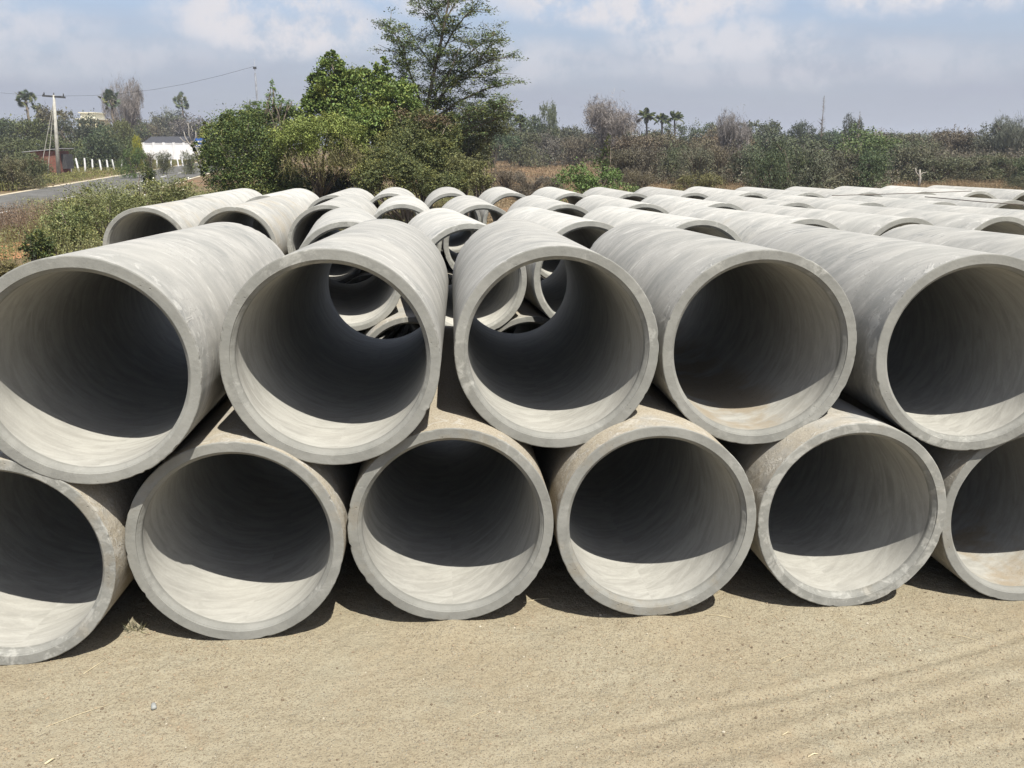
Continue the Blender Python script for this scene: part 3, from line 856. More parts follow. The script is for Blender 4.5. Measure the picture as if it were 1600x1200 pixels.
far_tree('yellowing_shrub', 'small olive shrub with yellowing side behind the last pipe stack', 'shrub', 'bush', 1092, 38, 263, 62, (0.14, .13, .05))
far_tree('dark_corner_shrub', 'low dark shrub in the dry grass at the right', 'shrub', 'bush', 1594, 48, 272, 36, (0.07, .075, .04))
# mid distance scrub
row([(975, 228, 60, 'scrub', SCRUB), (1012, 222, 66, 'scrub', SCRUB), (1050, 224, 60, 'bush', SCRUBG), (1092, 226, 64, 'scrub', SCRUB), (1128, 222, 60, 'scrub', SCRUB), (1165, 218, 66, 'scrub', SCRUBG)],
    55, 'brown_scrub_bush', 'bush', 'brown scrub bushes across the field', 'brown twiggy bush in the scrub band across the field')
row([(1000, 206, 90, 'scrub', SCRUB), (1065, 208, 90, 'scrub', SCRUB), (1125, 206, 90, 'scrub', SCRUB), (1190, 204, 90, 'scrub', SCRUBG), (1250, 205, 90, 'bush', SCRUBG), (1420, 212, 90, 'scrub', SCRUBG)],
    78, 'scrub_tree', 'tree', 'scrub trees behind the brown bushes', 'grey-brown scrub tree behind the brown bush band')
row([(1205, 226, 56, 'bush', FARG), (1238, 214, 60, 'bush', (0.085, .088, .05)), (1275, 222, 66, 'scrub', SCRUBG), (1318, 224, 60, 'bush', (0.08, .085, .05)), (1358, 232, 60, 'bush', FARG)],
    46, 'dark_scrub_bush', 'bush', 'dark dense bushes at the field edge', 'dense dark olive bush at the near edge of the scrub')
row([(1395, 228, 66, 'bush', FARG), (1432, 222, 66, 'bush', SCRUBG), (1470, 238, 70, 'bush', SCRUBG), (1508, 242, 64, 'scrub', SCRUBG), (1546, 236, 64, 'bush', FARG), (1584, 240, 66, 'scrub', SCRUBG), (1622, 238, 60, 'bush', FARG)],
    60, 'field_edge_bush', 'bush', 'bushes along the right field edge', 'mid-height olive bush along the edge of the dry grass')
row([(745, 222, 46, 'bush', (0.07, .06, .04)), (785, 224, 50, 'bush', (0.07, .06, .04)), (825, 226, 50, 'bush', (0.06, .055, .035)), (862, 220, 46, 'bush', (0.055, .05, .035)), (893, 226, 44, 'scrub', SCRUB)],
    140, 'hedge_bush', 'bush', 'dark hedge bushes at the back of the field', 'dark brown hedge bush at the back of the bare field')
row([(752, 266, 50, 'scrub', (0.15, .125, .085)), (788, 262, 50, 'scrub', (0.12, .11, .07)), (826, 268, 44, 'scrub', (0.15, .12, .085)), (862, 272, 40, 'scrub', (0.14, .12, .08)), (1000, 266, 50, 'scrub', SCRUB)],
    42, 'dead_weed_bush', 'bush', 'dead weed bushes in the field', 'low dead brownish weed bush in the dry field')
row([(770, 196, 60, 'leafy', FARG), (815, 194, 60, 'bush', SCRUBG), (855, 200, 60, 'scrub', GREYB), (900, 206, 60, 'scrub', SCRUB)],
    96, 'field_back_tree', 'tree', 'trees behind the hedge bushes', 'dull tree standing behind the dark hedge bushes')


def bare_pole_tree(u, vt, vb, Y, label, name='bare_spire_tree', wd=7):
    rs = np.random.RandomState(int(u))
    top = Vector(at(u, vt, Y)); g_ = float(gz(top.x, Y)); base = Vector((top.x, Y, g_)); h = top.z-g_
    root = link(name, None, None, base); tag(root, label, 'tree')
    mb = MB(); mb.tube([(0, 0, 0), (.04, 0, h*.5), (0, 0, h)], [h*.012, h*.007, h*.002], 6)
    link('trunk', mb.mesh('trunk', M_BARK, True), root)
    n = 150; z = h*(.45+.55*rs.rand(n)**1.2); a = rs.uniform(0, 6.28, n); ln = wd*Y/F*rs.uniform(.3, 1, n)*(1.15-z/h)*2
    A = np.stack([np.zeros(n), np.zeros(n), z], 1); E_ = A+np.stack([np.cos(a)*ln, np.sin(a)*ln, ln*.7], 1)
    V, Fq = strips(rs, A, E_, h*.004)
    link('twigs', mesh_np('twigs', V, Fq, (M_BARK,)), root)


bare_pole_tree(1288, 150, 215, 84, 'leafless thin spire-shaped tree rising from the far scrub')
bare_pole_tree(1344, 174, 215, 96, 'faint second spire-like bare tree beside the small pointed tree', wd=4)
plant('vine_covered_stump', 'narrow leaning stump wrapped in dark creeper above the green dome shrub', 'stump',
      [pb(950, 225, 36, 5, 14), pb(947, 243, 36, 7, 14), pb(941, 256, 36, 12, 10)], (0.06, .085, .03), .06, 2200, seed=14, clump=12, base=tuple(at(944, 288, 36)))


# white weathered stump
def stump():
    mb = MB(); b = at(1436, 283, 52); b.z = float(gz(b.x, b.y))
    mb.tube([(0, 0, 0), (.05, 0, .5), (-.02, .05, 1.05)], [.09, .07, .05], 7); mb.tube([(0, 0, .6), (-.25, 0, .9), (-.3, 0, 1.15)], [.05, .04, .02], 6); mb.tube([(0, 0, .7), (.2, .1, .85), (.45, .1, .9)], [.04, .03, .015], 6)
    o = link('dead_stump', mb.mesh('dead_stump', M_PALEBARK, True), None, b); tag(o, 'pale dead stump with broken branch stubs in front of the hedge', 'stump')


stump()


# palms
def coconut(u, v, Y, label, rad=22):
    rs = np.random.RandomState(int(u*3))
    c = Vector(at(u, v, Y)); g_ = float(gz(c.x, Y)); h = c.z-g_
    root = link('coconut_palm', None, None, (c.x, Y, g_)); tag(root, label, 'palm')
    mb = MB(); mb.tube([(0, 0, 0), (.2, 0, h*.5), (0, 0, h)], [.16, .12, .1], 8)
    link('trunk', mb.mesh('trunk', M_BARK, True), root)
    r = rad*Y/F; parts = []
    for i in range(20):
        a = i*2.399+rs.uniform(-.2, .2); e = rs.uniform(-.1, 1.5); pts = []
        for k in np.linspace(0, 1, 9):
            d = r*k; pts.append((math.cos(a)*d*math.cos(e)*(1-.15*k), math.sin(a)*d*math.cos(e)*(1-.15*k), h+d*math.sin(e)*1.05-.45*r*k*k))
        P = np.array(pts); m = 34
        t = np.repeat(np.linspace(.12, 1, m), 2); A = np.stack([np.interp(t, np.linspace(0, 1, 9), P[:, j]) for j in range(3)], 1)
        sd = np.array([-math.sin(a), math.cos(a), 0])*np.tile([1, -1], m)[:, None]
        ln = r*.26*np.sin(t*2.6+.35)[:, None]
        E_ = A+sd*ln*.7+np.array([math.cos(a), math.sin(a), 0])*ln*.45+np.array([0, 0, -1])*ln*.45
        parts.append(strips(rs, A, E_, r*.035)); parts.append(strips(rs, P[:-1], P[1:], r*.03))
    V, Fq = join(parts); o = link('fronds', mesh_np('fronds', V, Fq, (M_LEAF,)), root); o.color = (.055, .08, .035, 1)


coconut(1010, 182, 110, 'coconut palm with drooping fronds, tallest of three beside the grey tree')
coconut(1034, 187, 112, 'coconut palm with drooping fronds, between two others on the far line', 17)
coconut(1054, 185, 116, 'coconut palm with drooping fronds, farthest from the big grey tree', 20)
coconut(812, 190, 100, 'pale green palm half hidden beside the tall feathery tree', 18)


def palmyra(u, v, Y, label, rad=15):
    rs = np.random.RandomState(int(u*5))
    c = Vector(at(u, v, Y)); g_ = float(gz(c.x, Y)); h = c.z-g_
    root = link('fan_palm', None, None, (c.x, Y, g_)); tag(root, label, 'palm')
    mb = MB(); mb.tube([(0, 0, 0), (.1, 0, h*.4), (0, 0, h)], [.26, .18, .15], 8)
    link('trunk', mb.mesh('trunk', M_BARK, True), root)
    r = rad*Y/F; Vs, Fs, o = [], [], 0; st = []
    for i in range(38):
        d = rand_dirs(rs, 1)[0]; d[2] = d[2]*.9+.12; d /= np.linalg.norm(d)
        c_ = np.array([0, 0, h])+d*r*rs.uniform(.22, .74); st.append((np.array([0, 0, h]), c_))
        s1 = np.cross(d, [0, 0, 1]); s1 /= np.linalg.norm(s1)+1e-6; s2 = np.cross(s1, d)
        ro_ = rs.uniform(-1.3, 1.3); nrm = d*.15+s2*math.cos(ro_)+s1*math.sin(ro_); nrm /= np.linalg.norm(nrm); ax = d; sd = np.cross(nrm, ax)
        m = 13; an = np.linspace(-1.35, 1.35, m*2+1); fr = r*rs.uniform(.34, .46)
        rr = np.where(np.arange(m*2+1) % 2 == 0, .62, 1.0)*fr
        pts = [c_]+[c_+ax*math.cos(a_)*q+sd*math.sin(a_)*q+np.array([0, 0, -.25*q*abs(math.sin(a_))]) for a_, q in zip(an, rr)]
        Vs.append(np.array(pts)); Fs += [(o, o+1+2*k, o+2+2*k, o+3+2*k) for k in range(m)]; o += len(pts)
    A = np.array([a for a, b in st]); E_ = np.array([b for a, b in st])
    V, Fq = join([(np.concatenate(Vs), np.array(Fs)), strips(rs, A, E_, .09)])
    q = link('fan_fronds', mesh_np('fan_fronds', V, Fq, (M_LEAF,)), root); q.color = (.075, .10, .06, 1)


palmyra(40, 156, 120, 'fan palm with a round crown, nearest the road pole', 17)
palmyra(173, 156, 120, 'fan palm with a long visible trunk in front of the grey feathery tree', 17)
palmyra(284, 159, 192, 'small fan palm standing above the grey-brown trees', 14)
palmyra(57, 166, 118, 'short shaggy fan palm squeezed behind the cross-armed pole', 9)
far_tree('grey_feathery_tree', 'tall narrow grey feathery tree just behind a fan palm', 'tree', 'bare', 186, 132, 117, 46, (.21, .185, .165))

# treeline and shrubs across the road
row([(-15, 184, 70, 'leafy', FARG), (30, 176, 76, 'leafy', (0.10, .115, .045)), (78, 166, 66, 'leafy', (.11, .10, .06)), (118, 170, 70, 'bush', (.08, .10, .055)), (160, 192, 50, 'bush', FARG), (188, 186, 50, 'leafy', (.11, .12, .05))],
    112, 'roadside_tree', 'tree', 'trees of the line across the road', 'tree of the mixed line across the road')
row([(10, 205, 70, 'bush', (.10, .115, .045)), (60, 208, 70, 'bush', (.09, .10, .045)), (104, 206, 60, 'bush', (.085, .10, .04)), (150, 204, 60, 'bush', (.07, .085, .04)), (185, 208, 50, 'bush', (.10, .115, .045))],
    88, 'roadside_shrub', 'bush', 'bushes below the line across the road', 'olive bush below the mixed tree line across the road')
far_tree('yellow_flowering_shrub', 'shrub with yellow blossom beside the white wall', 'shrub', 'bush', 213, 84, 208, 19, (.28, .27, .03))
far_tree('green_roadside_shrub', 'leafy green shrub among the white fence posts', 'shrub', 'bush', 204, 66, 222, 30, (.085, .13, .04))
row([(12, 240, 60, 'scrub', (.12, .11, .055)), (45, 236, 50, 'bush', (.10, .115, .05)), (-20, 236, 60, 'bush', (.1, .12, .05))],
    50, 'verge_bush', 'bush', 'bushes on the far verge by the brick shed', 'tangled dull bush on the far verge beside the brick shed')
row([(252, 233, 24, 'scrub', (.10, .10, .06)), (232, 236, 20, 'scrub', (.12, .11, .07)), (295, 236, 24, 'scrub', (.13, .12, .07))],
    74, 'wall_front_shrub', 'shrub', 'thin shrubs in front of the white wall', 'thin twiggy shrub in front of the white wall')

row([(206, 180, 50, 'bush', (.11, .12, .05)), (240, 173, 66, 'scrub', SCRUBG), (268, 170, 66, 'scrub', SCRUBG), (300, 176, 70, 'scrub', GREYB), (335, 182, 60, 'bush', FARG), (368, 186, 60, 'scrub', SCRUBG), (222, 190, 50, 'scrub', SCRUB), (285, 186, 60, 'scrub', SCRUB), (318, 190, 60, 'scrub', SCRUB)],
    185, 'village_tree', 'tree', 'trees behind the white wall', 'grey-brown tree behind the long white wall')


# ------------------------------------------------------------------ undergrowth and grass (nobody could count it)
def soft_mass(name, label, n_, xr, yr, hfun, leaf, color, mat, seed, aspect=.5, stalks=0, cls=12, keep=None, spread=.12, cat='weeds'):
    rs = np.random.RandomState(seed)
    x = rs.uniform(*xr, n_); y = rs.uniform(*yr, n_)
    if keep is not None:
        k = keep(x, y); x, y = x[k], y[k]
    h = hfun(x, y, rs); k = h > .02; x, y, h = x[k], y[k], h[k]
    g_ = gz(x, y); m_ = len(x)
    idx = np.repeat(np.arange(m_), cls)
    f = rs.rand(len(idx))**.7
    sc_ = np.clip(h[idx], .15, 1.5)
    P = np.stack([x[idx]+rs.normal(size=len(idx))*spread*sc_*1.6, y[idx]+rs.normal(size=len(idx))*spread*sc_*1.6, g_[idx]+h[idx]*f+.01], 1)
    parts = [leaf_quads(rs, P, leaf, aspect)]
    if stalks:
        j = np.repeat(np.arange(m_), stalks)
        A = np.stack([x[j], y[j], g_[j]], 1)+rs.normal(size=(len(j), 3))*[.04, .04, 0]
        E_ = A+np.stack([rs.normal(size=len(j))*.22*h[j], rs.normal(size=len(j))*.22*h[j], h[j]*rs.uniform(.6, 1.15, len(j))], 1)
        parts.append(strips(rs, A, E_, np.maximum(.004, leaf*.16)))
    V, Fq = join(parts)
    o = link(name, mesh_np(name, V, Fq, (mat,))); o.color = (*color, 1)
    kind(o, 'stuff', label, cat)
    return o


# road line: point and unit direction; s = metres to the right of the centre line
RP = np.array([-18.7, 31.8]); RD = np.array([-.2217, .9751]); RN = np.array([.9751, .2217])
def road_s(x, y): return (x-RP[0])*RN[0]+(y-RP[1])*RN[1]


def bump_h(x, y, rs, base, amp, sc=.45, s0=3):
    r2 = np.random.RandomState(s0)
    return base+amp*(value_noise(r2, x+300, y+300, sc)+.5*value_noise(r2, x+300, y+300, sc*3))


def red(x, y): return ((x+12.6)/1.5)**2+((y-20.3)/1.6)**2 < 1
near_keep = lambda x, y: (road_s(x, y) > np.where(y < 30, 2.2, 2.8)) & ~red(x, y) & (x < -5.5-.12*(y-8)*(y < 8)) & ((y > 16.5) | (x < -5.6)) & (x > -.66*y-3)
brown_zone = lambda x, y: (x < -10.6-.35*(y-21.5)) & (y < 27) & (y > 22.0)
soft_mass('roadside_weeds', 'dense knee-high olive green weeds between the pipes and the road', 13000, (-24, -5.2), (6.5, 36),
          lambda x, y, r: np.clip(bump_h(x, y, r, .76, .75), .12, 1.25)*np.where((x < -.54*y) & (y < 22.0), 0, 1), .042, (.215, .22, .10), M_LEAF, 71, cls=26, stalks=3,
          keep=lambda x, y: near_keep(x, y) & ~brown_zone(x, y))
soft_mass('dry_brown_weeds', 'dry reddish-brown weeds beside the patch of bare red soil', 2600, (-24, -9.5), (18, 28),
          lambda x, y, r: np.clip(bump_h(x, y, r, .78, .4), .2, 1.0), .045, (.17, .115, .075), M_DRY, 72, cls=22, stalks=6, keep=lambda x, y: near_keep(x, y) & brown_zone(x, y))
soft_mass('back_weeds', 'olive weeds and grass filling the ground around the thicket', 5200, (-14, -1.0), (16.8, 46),
          lambda x, y, r: np.clip(bump_h(x, y, r, .40, .55), .05, .9), .05, (.17, .175, .08), M_LEAF, 73, cls=18, stalks=4, keep=lambda x, y: (road_s(x, y) > 3.1) & (x < -1.5-.0*y) & ((x < -6) | (y > 18)))
soft_mass('far_verge_grass', 'yellowish green grass verge between the road and the white fence posts', 26000, (-75, -22), (28, 125),
          lambda x, y, r: np.clip(bump_h(x, y, r, .5, .5, .2), .08, .95), .10, (.155, .16, .055), M_LEAF, 74, cls=7, stalks=3, spread=.3, keep=lambda x, y: (road_s(x, y) < -4.3) & (x > -.62*y-4) & (road_s(x, y) > -26), cat='grass')
soft_mass('dry_field_grass', 'dry tan grass and stubble of the field behind the pipes', 30000, (-4, 48), (16.8, 62),
          lambda x, y, r: np.clip(bump_h(x, y, r, .16, .5, .3), .03, .6)*np.clip((y-15)/12, .35, 1), .06, (.235, .165, .09), M_DRY, 75, cls=4, stalks=5, spread=.3, keep=lambda x, y: (x < .64*y+2), cat='grass')
soft_mass('far_field_grass', 'pale brown grass of the bare field in front of the dark hedge', 9000, (-14, 22), (60, 150),
          lambda x, y, r: np.clip(bump_h(x, y, r, .2, .5, .1), .03, .5), .12, (.25, .17, .095), M_DRY, 76, cls=4, stalks=3, spread=.5, keep=lambda x, y: (x < .3*y), cat='grass')
soft_mass('scrub_undergrowth', 'brown-grey thorny undergrowth filling the scrub beyond the field', 17000, (4, 75), (46, 120),
          lambda x, y, r: np.clip(bump_h(x, y, r, 1.35, 1.9, .16, 9), .3, 2.7)*np.clip((y-44)/14, .25, 1), .15, (.115, .10, .072), M_DRY, 77, cls=26, stalks=3, spread=.45,
          keep=lambda x, y: (x > .14*y) & (x < .66*y+3) & ((y > 56) | (x > .27*y)) & ((y > 64) | (x < .42*y)), cat='undergrowth')
soft_mass('distant_woodland', 'hazy mass of dull green and grey woodland closing the view behind the field', 9000, (-40, 150), (125, 190),
          lambda x, y, r: np.clip(bump_h(x, y, r, 3.0, 3.2, .06, 12), 1.0, 5.6), .5, (.085, .088, .06), M_DRY, 78, cls=26, stalks=0, spread=.5, keep=lambda x, y: (x > -.12*y) & (x < .68*y+3), cat='woodland')
soft_mass('village_undergrowth', 'low green and yellowish bushes massed below the trees across the road', 5200, (-95, -30), (84, 135),
          lambda x, y, r: np.clip(bump_h(x, y, r, 1.5, 2.2, .12, 13), .4, 3.0), .26, (.115, .12, .055), M_LEAF, 79, cls=22, spread=.4, keep=lambda x, y: (road_s(x, y) < -26) & (x > -.66*y-3) & (x < -.44*y) , cat='undergrowth')

# white flower heads among the weeds
rs = np.random.RandomState(4)
P = []
for _ in range(70):
    u, v = rs.uniform(150, 300), rs.uniform(278, 322)
    P.append(at(u, v, rs.uniform(23, 27)))
V, Fq = leaf_quads(rs, np.repeat(np.array(P), 3, 0)+rs.normal(size=(210, 3))*.015, .035, .9, up=.8)
o = link('wild_flowers', mesh_np('wild_flowers', V, Fq, (plain('white_petal', (.75, .74, .66), .7),)))
kind(o, 'stuff', 'scattered tiny white flower heads among the roadside weeds', 'flowers')

# countable shrubs among the near weeds
for i, (u, v, Y, ru, rv, c, lab) in enumerate([
        (168, 322, 17.5, 56, 40, (.18, .20, .085), 'large dull green weed shrub behind the leftmost upper pipe'),
        (108, 352, 16.8, 36, 32, (.16, .19, .08), 'green weed shrub between the red soil and the pipes'),
        (62, 385, 12.5, 22, 24, (.06, .085, .032), 'small dark round-leaved shrub beside the patch of red soil'),
        (262, 305, 20, 44, 26, (.17, .185, .08), 'olive weed shrub just behind the short stack of stained pipes'),
        (232, 275, 27, 10, 20, (.06, .09, .04), 'narrow dark green young plant standing against the road'),
        (8, 424, 13.0, 24, 12, (.13, .11, .05), 'low brownish weed clump below the patch of red soil')]):
    plant('weed_shrub', lab, 'shrub', [pb(u, v, Y, ru, rv), pb(u-ru*.4, v+rv*.5, Y, ru*.6, rv*.6), pb(u+ru*.5, v+rv*.3, Y, ru*.6, rv*.7)], c, .036, 9500 if ru > 30 else 2500, seed=80+i, twig=600, clump=16, spread=.26, shell=.25)


# ------------------------------------------------------------------ the road
def ribbon(name, s0, s1, t0, t1, dz_, mat, nt_=60, wob=0.0):
    rs = np.random.RandomState(int(abs(s0)*10)+3)
    V = []
    for i in range(nt_+1):
        k = t0+(t1-t0)*i/nt_
        for s_ in (s0, s1):
            q = RP+RD*k+RN*(s_+(rs.normal()*wob))
            V.append((q[0], q[1], float(gz(q[0], q[1]))+dz_))
    Fq = [(2*i, 2*i+1, 2*i+3, 2*i+2) for i in range(nt_)]
    return mesh_np(name, np.array(V), np.array(Fq), (mat,))


M_ASPH = plain('asphalt', (0.115, 0.112, 0.105), 1.0, .2, 1.5, spec=0.0)
M_SHOULD = plain('shoulder_gravel', (0.42, 0.36, 0.26), 0.95, .25, 2.0)
M_PAINT = plain('road_paint', (0.62, 0.61, 0.57), 0.7, .15, 5.0)
kind(link('road_shoulder', ribbon('road_shoulder', -4.15, 2.75, -40, 320, .030, M_SHOULD, 200, .05)), 'structure', 'pale gravel edge of the tarred road', 'road edge')
kind(link('road', ribbon('road', -3.7, 2.5, -40, 320, .040, M_ASPH, 200)), 'structure', 'grey tarred road running away past the weeds', 'road')
mb = MB()
for k in np.arange(-30, 200, 9.6):
    vs = []
    for a, b in ((k, -.07), (k, .07), (k+3, .07), (k+3, -.07)):
        q = RP+RD*a+RN*b; vs.append((q[0], q[1], float(gz(q[0], q[1]))+.0445))
    mb.add(vs, [(0, 1, 2, 3)])
kind(link('lane_markings', mb.mesh('lane_markings', M_PAINT)), 'structure', 'white dashes along the middle of the road', 'road marking')

# ------------------------------------------------------------------ roadside things
def gpt(u, Y):
    p = at(u, 225, Y); return Vector((p.x, Y, float(gz(p.x, Y))))


M_CONC = plain('pole_concrete', (0.36, 0.345, 0.30), 0.9, .2, 4)
M_IRON = plain('dark_iron', (0.05, 0.05, 0.05), 0.7)
M_ZINC = plain('zinc_pole', (0.22, 0.23, 0.25), 0.7)
M_WHITEW = plain('whitewash', (0.72, 0.71, 0.70), 0.9, .12, .6)
M_BRICK, t = material('red_brick')
co = t.n('ShaderNodeTexCoord').outputs['Object']
bx3, by3, bz3 = t.sep(co)
bt = t.n('ShaderNodeTexBrick', {'Vector': t.comb(t.m('ADD', bx3, by3), bz3, 0.0), 'Color1': (.20, .065, .04, 1), 'Color2': (.15, .05, .035, 1), 'Mortar': (.22, .16, .12, 1), 'Scale': 4.5, 'Mortar Size': .02})
finish(t, t.mix(t.ramp(t.noise(co, 2.5, 4), .45, .7, 0, .5), bt.outputs[0], (.10, .045, .035)), .95)

b = gpt(91, 71); b.x = at(91, 268, 71).x; root = link('electric_pole', None, None, b); tag(root, 'squat tapering concrete pole with one dark cross-arm beside the brick shed', 'pole')
H = at(84, 148, 71).z-b.z
root.rotation_euler = (0, math.atan2(at(84, 148, 71).x-b.x, H), 0)
mb = MB(); mb.tube([(0, 0, -.1), (0, 0, H*.5), (0, 0, H)], [.17, .14, .09], 8); link('post', mb.mesh('post', M_CONC, True), root)
mb = MB(); mb.box((0, 0, H-.12), (1.75, .14, .14)); mb.box((-.8, 0, H-.02), (.08, .08, .1)); link('cross_arm', mb.mesh('cross_arm', M_IRON), root)
for xx in (-.75, 0, .75):
    mb = MB(); mb.tube([(xx, 0, H-.05), (xx, 0, H+.02), (xx, 0, H+.17)], [.035, .05, .03], 8); link('insulator', mb.mesh('insulator', M_IRON, True), root)
for dx2 in (-1.6, -1.0):
    mb = MB(); mb.tube([(0, 0, H-.3), (dx2, .2, .0)], .03, 5); link('stay_wire', mb.mesh('stay_wire', M_CONC), root)

b = gpt(402, 60); b.x = at(405, 200, 60).x; root = link('service_pole', None, None, b); tag(root, 'tall thin grey metal pole rising behind the dark roadside bush', 'pole')
H2 = at(397, 92, 60).z-b.z; root.rotation_euler = (0, math.atan2(at(397, 92, 60).x-b.x, H2), 0)
mb = MB(); mb.tube([(0, 0, -.1), (0, 0, H2-.9), (0, 0, H2-.85), (0, 0, H2)], [.07, .06, .025, .016], 8); link('post', mb.mesh('post', M_ZINC, True), root)
mb = MB(); mb.box((0, 0, H2-.55), (.2, .12, .14)); link('clamp', mb.mesh('clamp', M_IRON), root)
b = gpt(347, 70); root = link('small_post', None, None, b); tag(root, 'thin straw-coloured post between the grey trees and the dark roadside bush', 'post')
H3 = at(347, 183, 70).z-b.z
mb = MB(); mb.tube([(0, 0, -.1), (.03, 0, H3)], [.08, .06], 7); link('shaft', mb.mesh('shaft', plain('weathered_bamboo', (.42, .36, .2), .8), True), root)
mb = MB(); mb.tube([(.03, 0, H3), (.03, 0, H3+.12)], [.09, .07], 7); link('cap', mb.mesh('cap', M_IRON, True), root)
pts = [at(396, 104, 60), at(345, 118, 62), at(290, 131, 64), at(240, 140, 66), at(190, 146, 68), at(140, 149.5, 69.5), at(86, 150, 71), at(40, 148, 73), at(0, 145, 75), at(-60, 138, 78)]
mb = MB(); mb.tube(pts, .009, 5); tag(link('overhead_cable', mb.mesh('overhead_cable', M_IRON, True)), 'single dark cable sagging from the tall metal pole towards the cross-arm', 'cable')

# brick shed
a = gpt(45, 75); root = link('brick_shed', None, None, a); tag(root, 'small ruined red brick shed with a sloping sheet roof beside the concrete pole', 'shed')
wS = 2.35; hS = at(60, 236, 75).z-a.z
mb = MB(); mb.box((wS/2, .9, hS*.72), (wS, 1.8, hS*.56)); mb.box((wS-.45, .9, hS*.22), (.9, 1.796, hS*.44)); mb.box((wS*.3, 1.6, hS*.22), (.7, .3, hS*.438)); link('wall', mb.mesh('wall', M_BRICK), root)
mb = MB(); mb.box((wS/2-.1, .9, hS+.06), (wS+.9, 2.3, .05), tilt=(0, math.radians(-5))); link('roof', mb.mesh('roof', plain('tin_sheet', (.30, .30, .30), .6)), root)
mb = MB(); mb.box((wS+.2, 1.0, hS*.55), (.38, 1.2, hS*.62)); link('doorway', mb.mesh('doorway', M_IRON), root)

# white fence posts
rs = np.random.RandomState(5)
us = [106, 117, 129, 141, 153, 165, 175, 185, 195, 204, 212, 222, 232, 243, 254, 264, 274, 283]
first = None
for i, u in enumerate(us):
    Y = 80+i*1.35; p = gpt(u+rs.uniform(-1.5, 1.5), Y); hh = rs.uniform(.95, 1.35)
    mb = MB(); mb.tube([(0, 0, -.1), (rs.uniform(-.03, .03), 0, hh*.5), (rs.uniform(-.06, .06), 0, hh)], [.085, .08, .07], 6)
    o = link('fence_post', mb.mesh('fence_post', M_WHITEW), None, p, (0, rs.uniform(-.12, .12), 0))
    tag(o, f'whitewashed stone post of the roadside fence, {ORD[i] if i < 14 else str(i+1)+"th"} from the left', 'fence post', 'white stone fence posts along the road')


def wall_block(name, u0, u1, Y, vt, thick, mat, label, cat, parts=()):
    a, b = gpt(u0, Y), gpt(u1, Y); h = at((u0+u1)/2, vt, Y).z-a.z
    root = link(name, None, None, (a+b)/2); tag(root, label, cat)
    L_ = (b-a).length
    mb = MB(); mb.box((0, 0, h/2-.05), (L_, thick, h-.1)); link('wall', mb.mesh('wall', mat), root)
    return root, L_, h


root, L_, h_ = wall_block('compound_wall', 222, 322, 150, 223.5, .3, M_WHITEW, 'long bright white compound wall at the far side of the road', 'wall')
mb = MB(); mb.box((0, 0, h_-.05), (L_+.1, .42, .1)); link('coping', mb.mesh('coping', M_WHITEW), root)
for i in range(7):
    mb = MB(); mb.box((-L_/2+.3+i*(L_-.6)/6, -.2, h_/2+.04), (.35, .16, h_+.1)); link('pier', mb.mesh('pier', M_WHITEW), root)
root, L_, h_ = wall_block('tin_roofed_building', 240, 296, 166, 223, 8, plain('grey_plaster', (.26, .26, .27), .9), 'long low grey building with a dark tin roof behind the white wall', 'building')
mb = MB(); x0, x1 = -L_/2-.3, L_/2+.3
mb.add([(x0, -4.4, h_-.1), (x1, -4.4, h_-.1), (x1, 4.4, h_-.1), (x0, 4.4, h_-.1), (x0, 0, h_+1.1), (x1, 0, h_+1.1)], [(0, 1, 5, 4), (2, 3, 4, 5), (0, 4, 3), (1, 2, 5), (0, 3, 2, 1)])
link('roof', mb.mesh('roof', plain('dark_tin', (.045, .045, .05), .9)), root)
for i in range(5):
    mb = MB(); mb.box((-L_/2+1+i*(L_-2)/4, -4.03, h_*.6), (.7, .08, .8)); link('window', mb.mesh('window', M_IRON), root)
root, L_, h_ = wall_block('cream_house', 139, 166, 200, 187, 7, plain('cream_plaster', (.62, .55, .32), .9), 'cream flat-roofed house showing above the trees beside a fan palm', 'house')
mb = MB(); mb.box((0, 0, h_+.05), (L_+.8, 7.8, .3)); mb.box((-.3, 0, h_+.75), (L_*.8, 5, 1.1)); mb.box((-.3, 0, h_+1.4), (L_*.8+.6, 5.6, .2)); link('roof', mb.mesh('roof', plain('cream_trim', (.66, .62, .48), .9)), root)
for xx in (-1.0, .9):
    mb = MB(); mb.box((xx, -3.53, h_-1.0), (.8, .08, 1.0)); link('window', mb.mesh('window', M_IRON), root)
root, L_, h_ = wall_block('white_outbuilding', 4, 48, 128, 223, 3, M_WHITEW, 'low white outbuilding glimpsed through trees at the far left', 'building')
mb = MB(); mb.box((0, 0, h_+.02), (L_+.4, 3.4, .14)); link('roof', mb.mesh('roof', M_CONC), root)

# blue board
b = gpt(313, 138); root = link('blue_board', None, None, b); tag(root, 'blue and white board on posts at the end of the white wall', 'board')
zt = at(313, 216, 138).z-b.z; zb = at(313, 229, 138).z-b.z
M_BLUE = plain('blue_paint', (.02, .09, .35), .5)
mb = MB(); mb.box((0, 0, (zt+zb)/2), (1.7, .08, zt-zb)); link('panel', mb.mesh('panel', M_BLUE), root)
mb = MB(); mb.box((-.1, -.06, (zt+zb)/2+.12), (1.2, .02, .22)); mb.box((-.2, -.06, (zt+zb)/2-.42), (1.0, .02, .14)); link('white_stripe', mb.mesh('white_stripe', M_WHITEW), root)
for xx in (-.65, .65):
    mb = MB(); mb.tube([(xx, .08, -.1), (xx, .08, zt)], .05, 6); link('post', mb.mesh('post', M_ZINC), root)

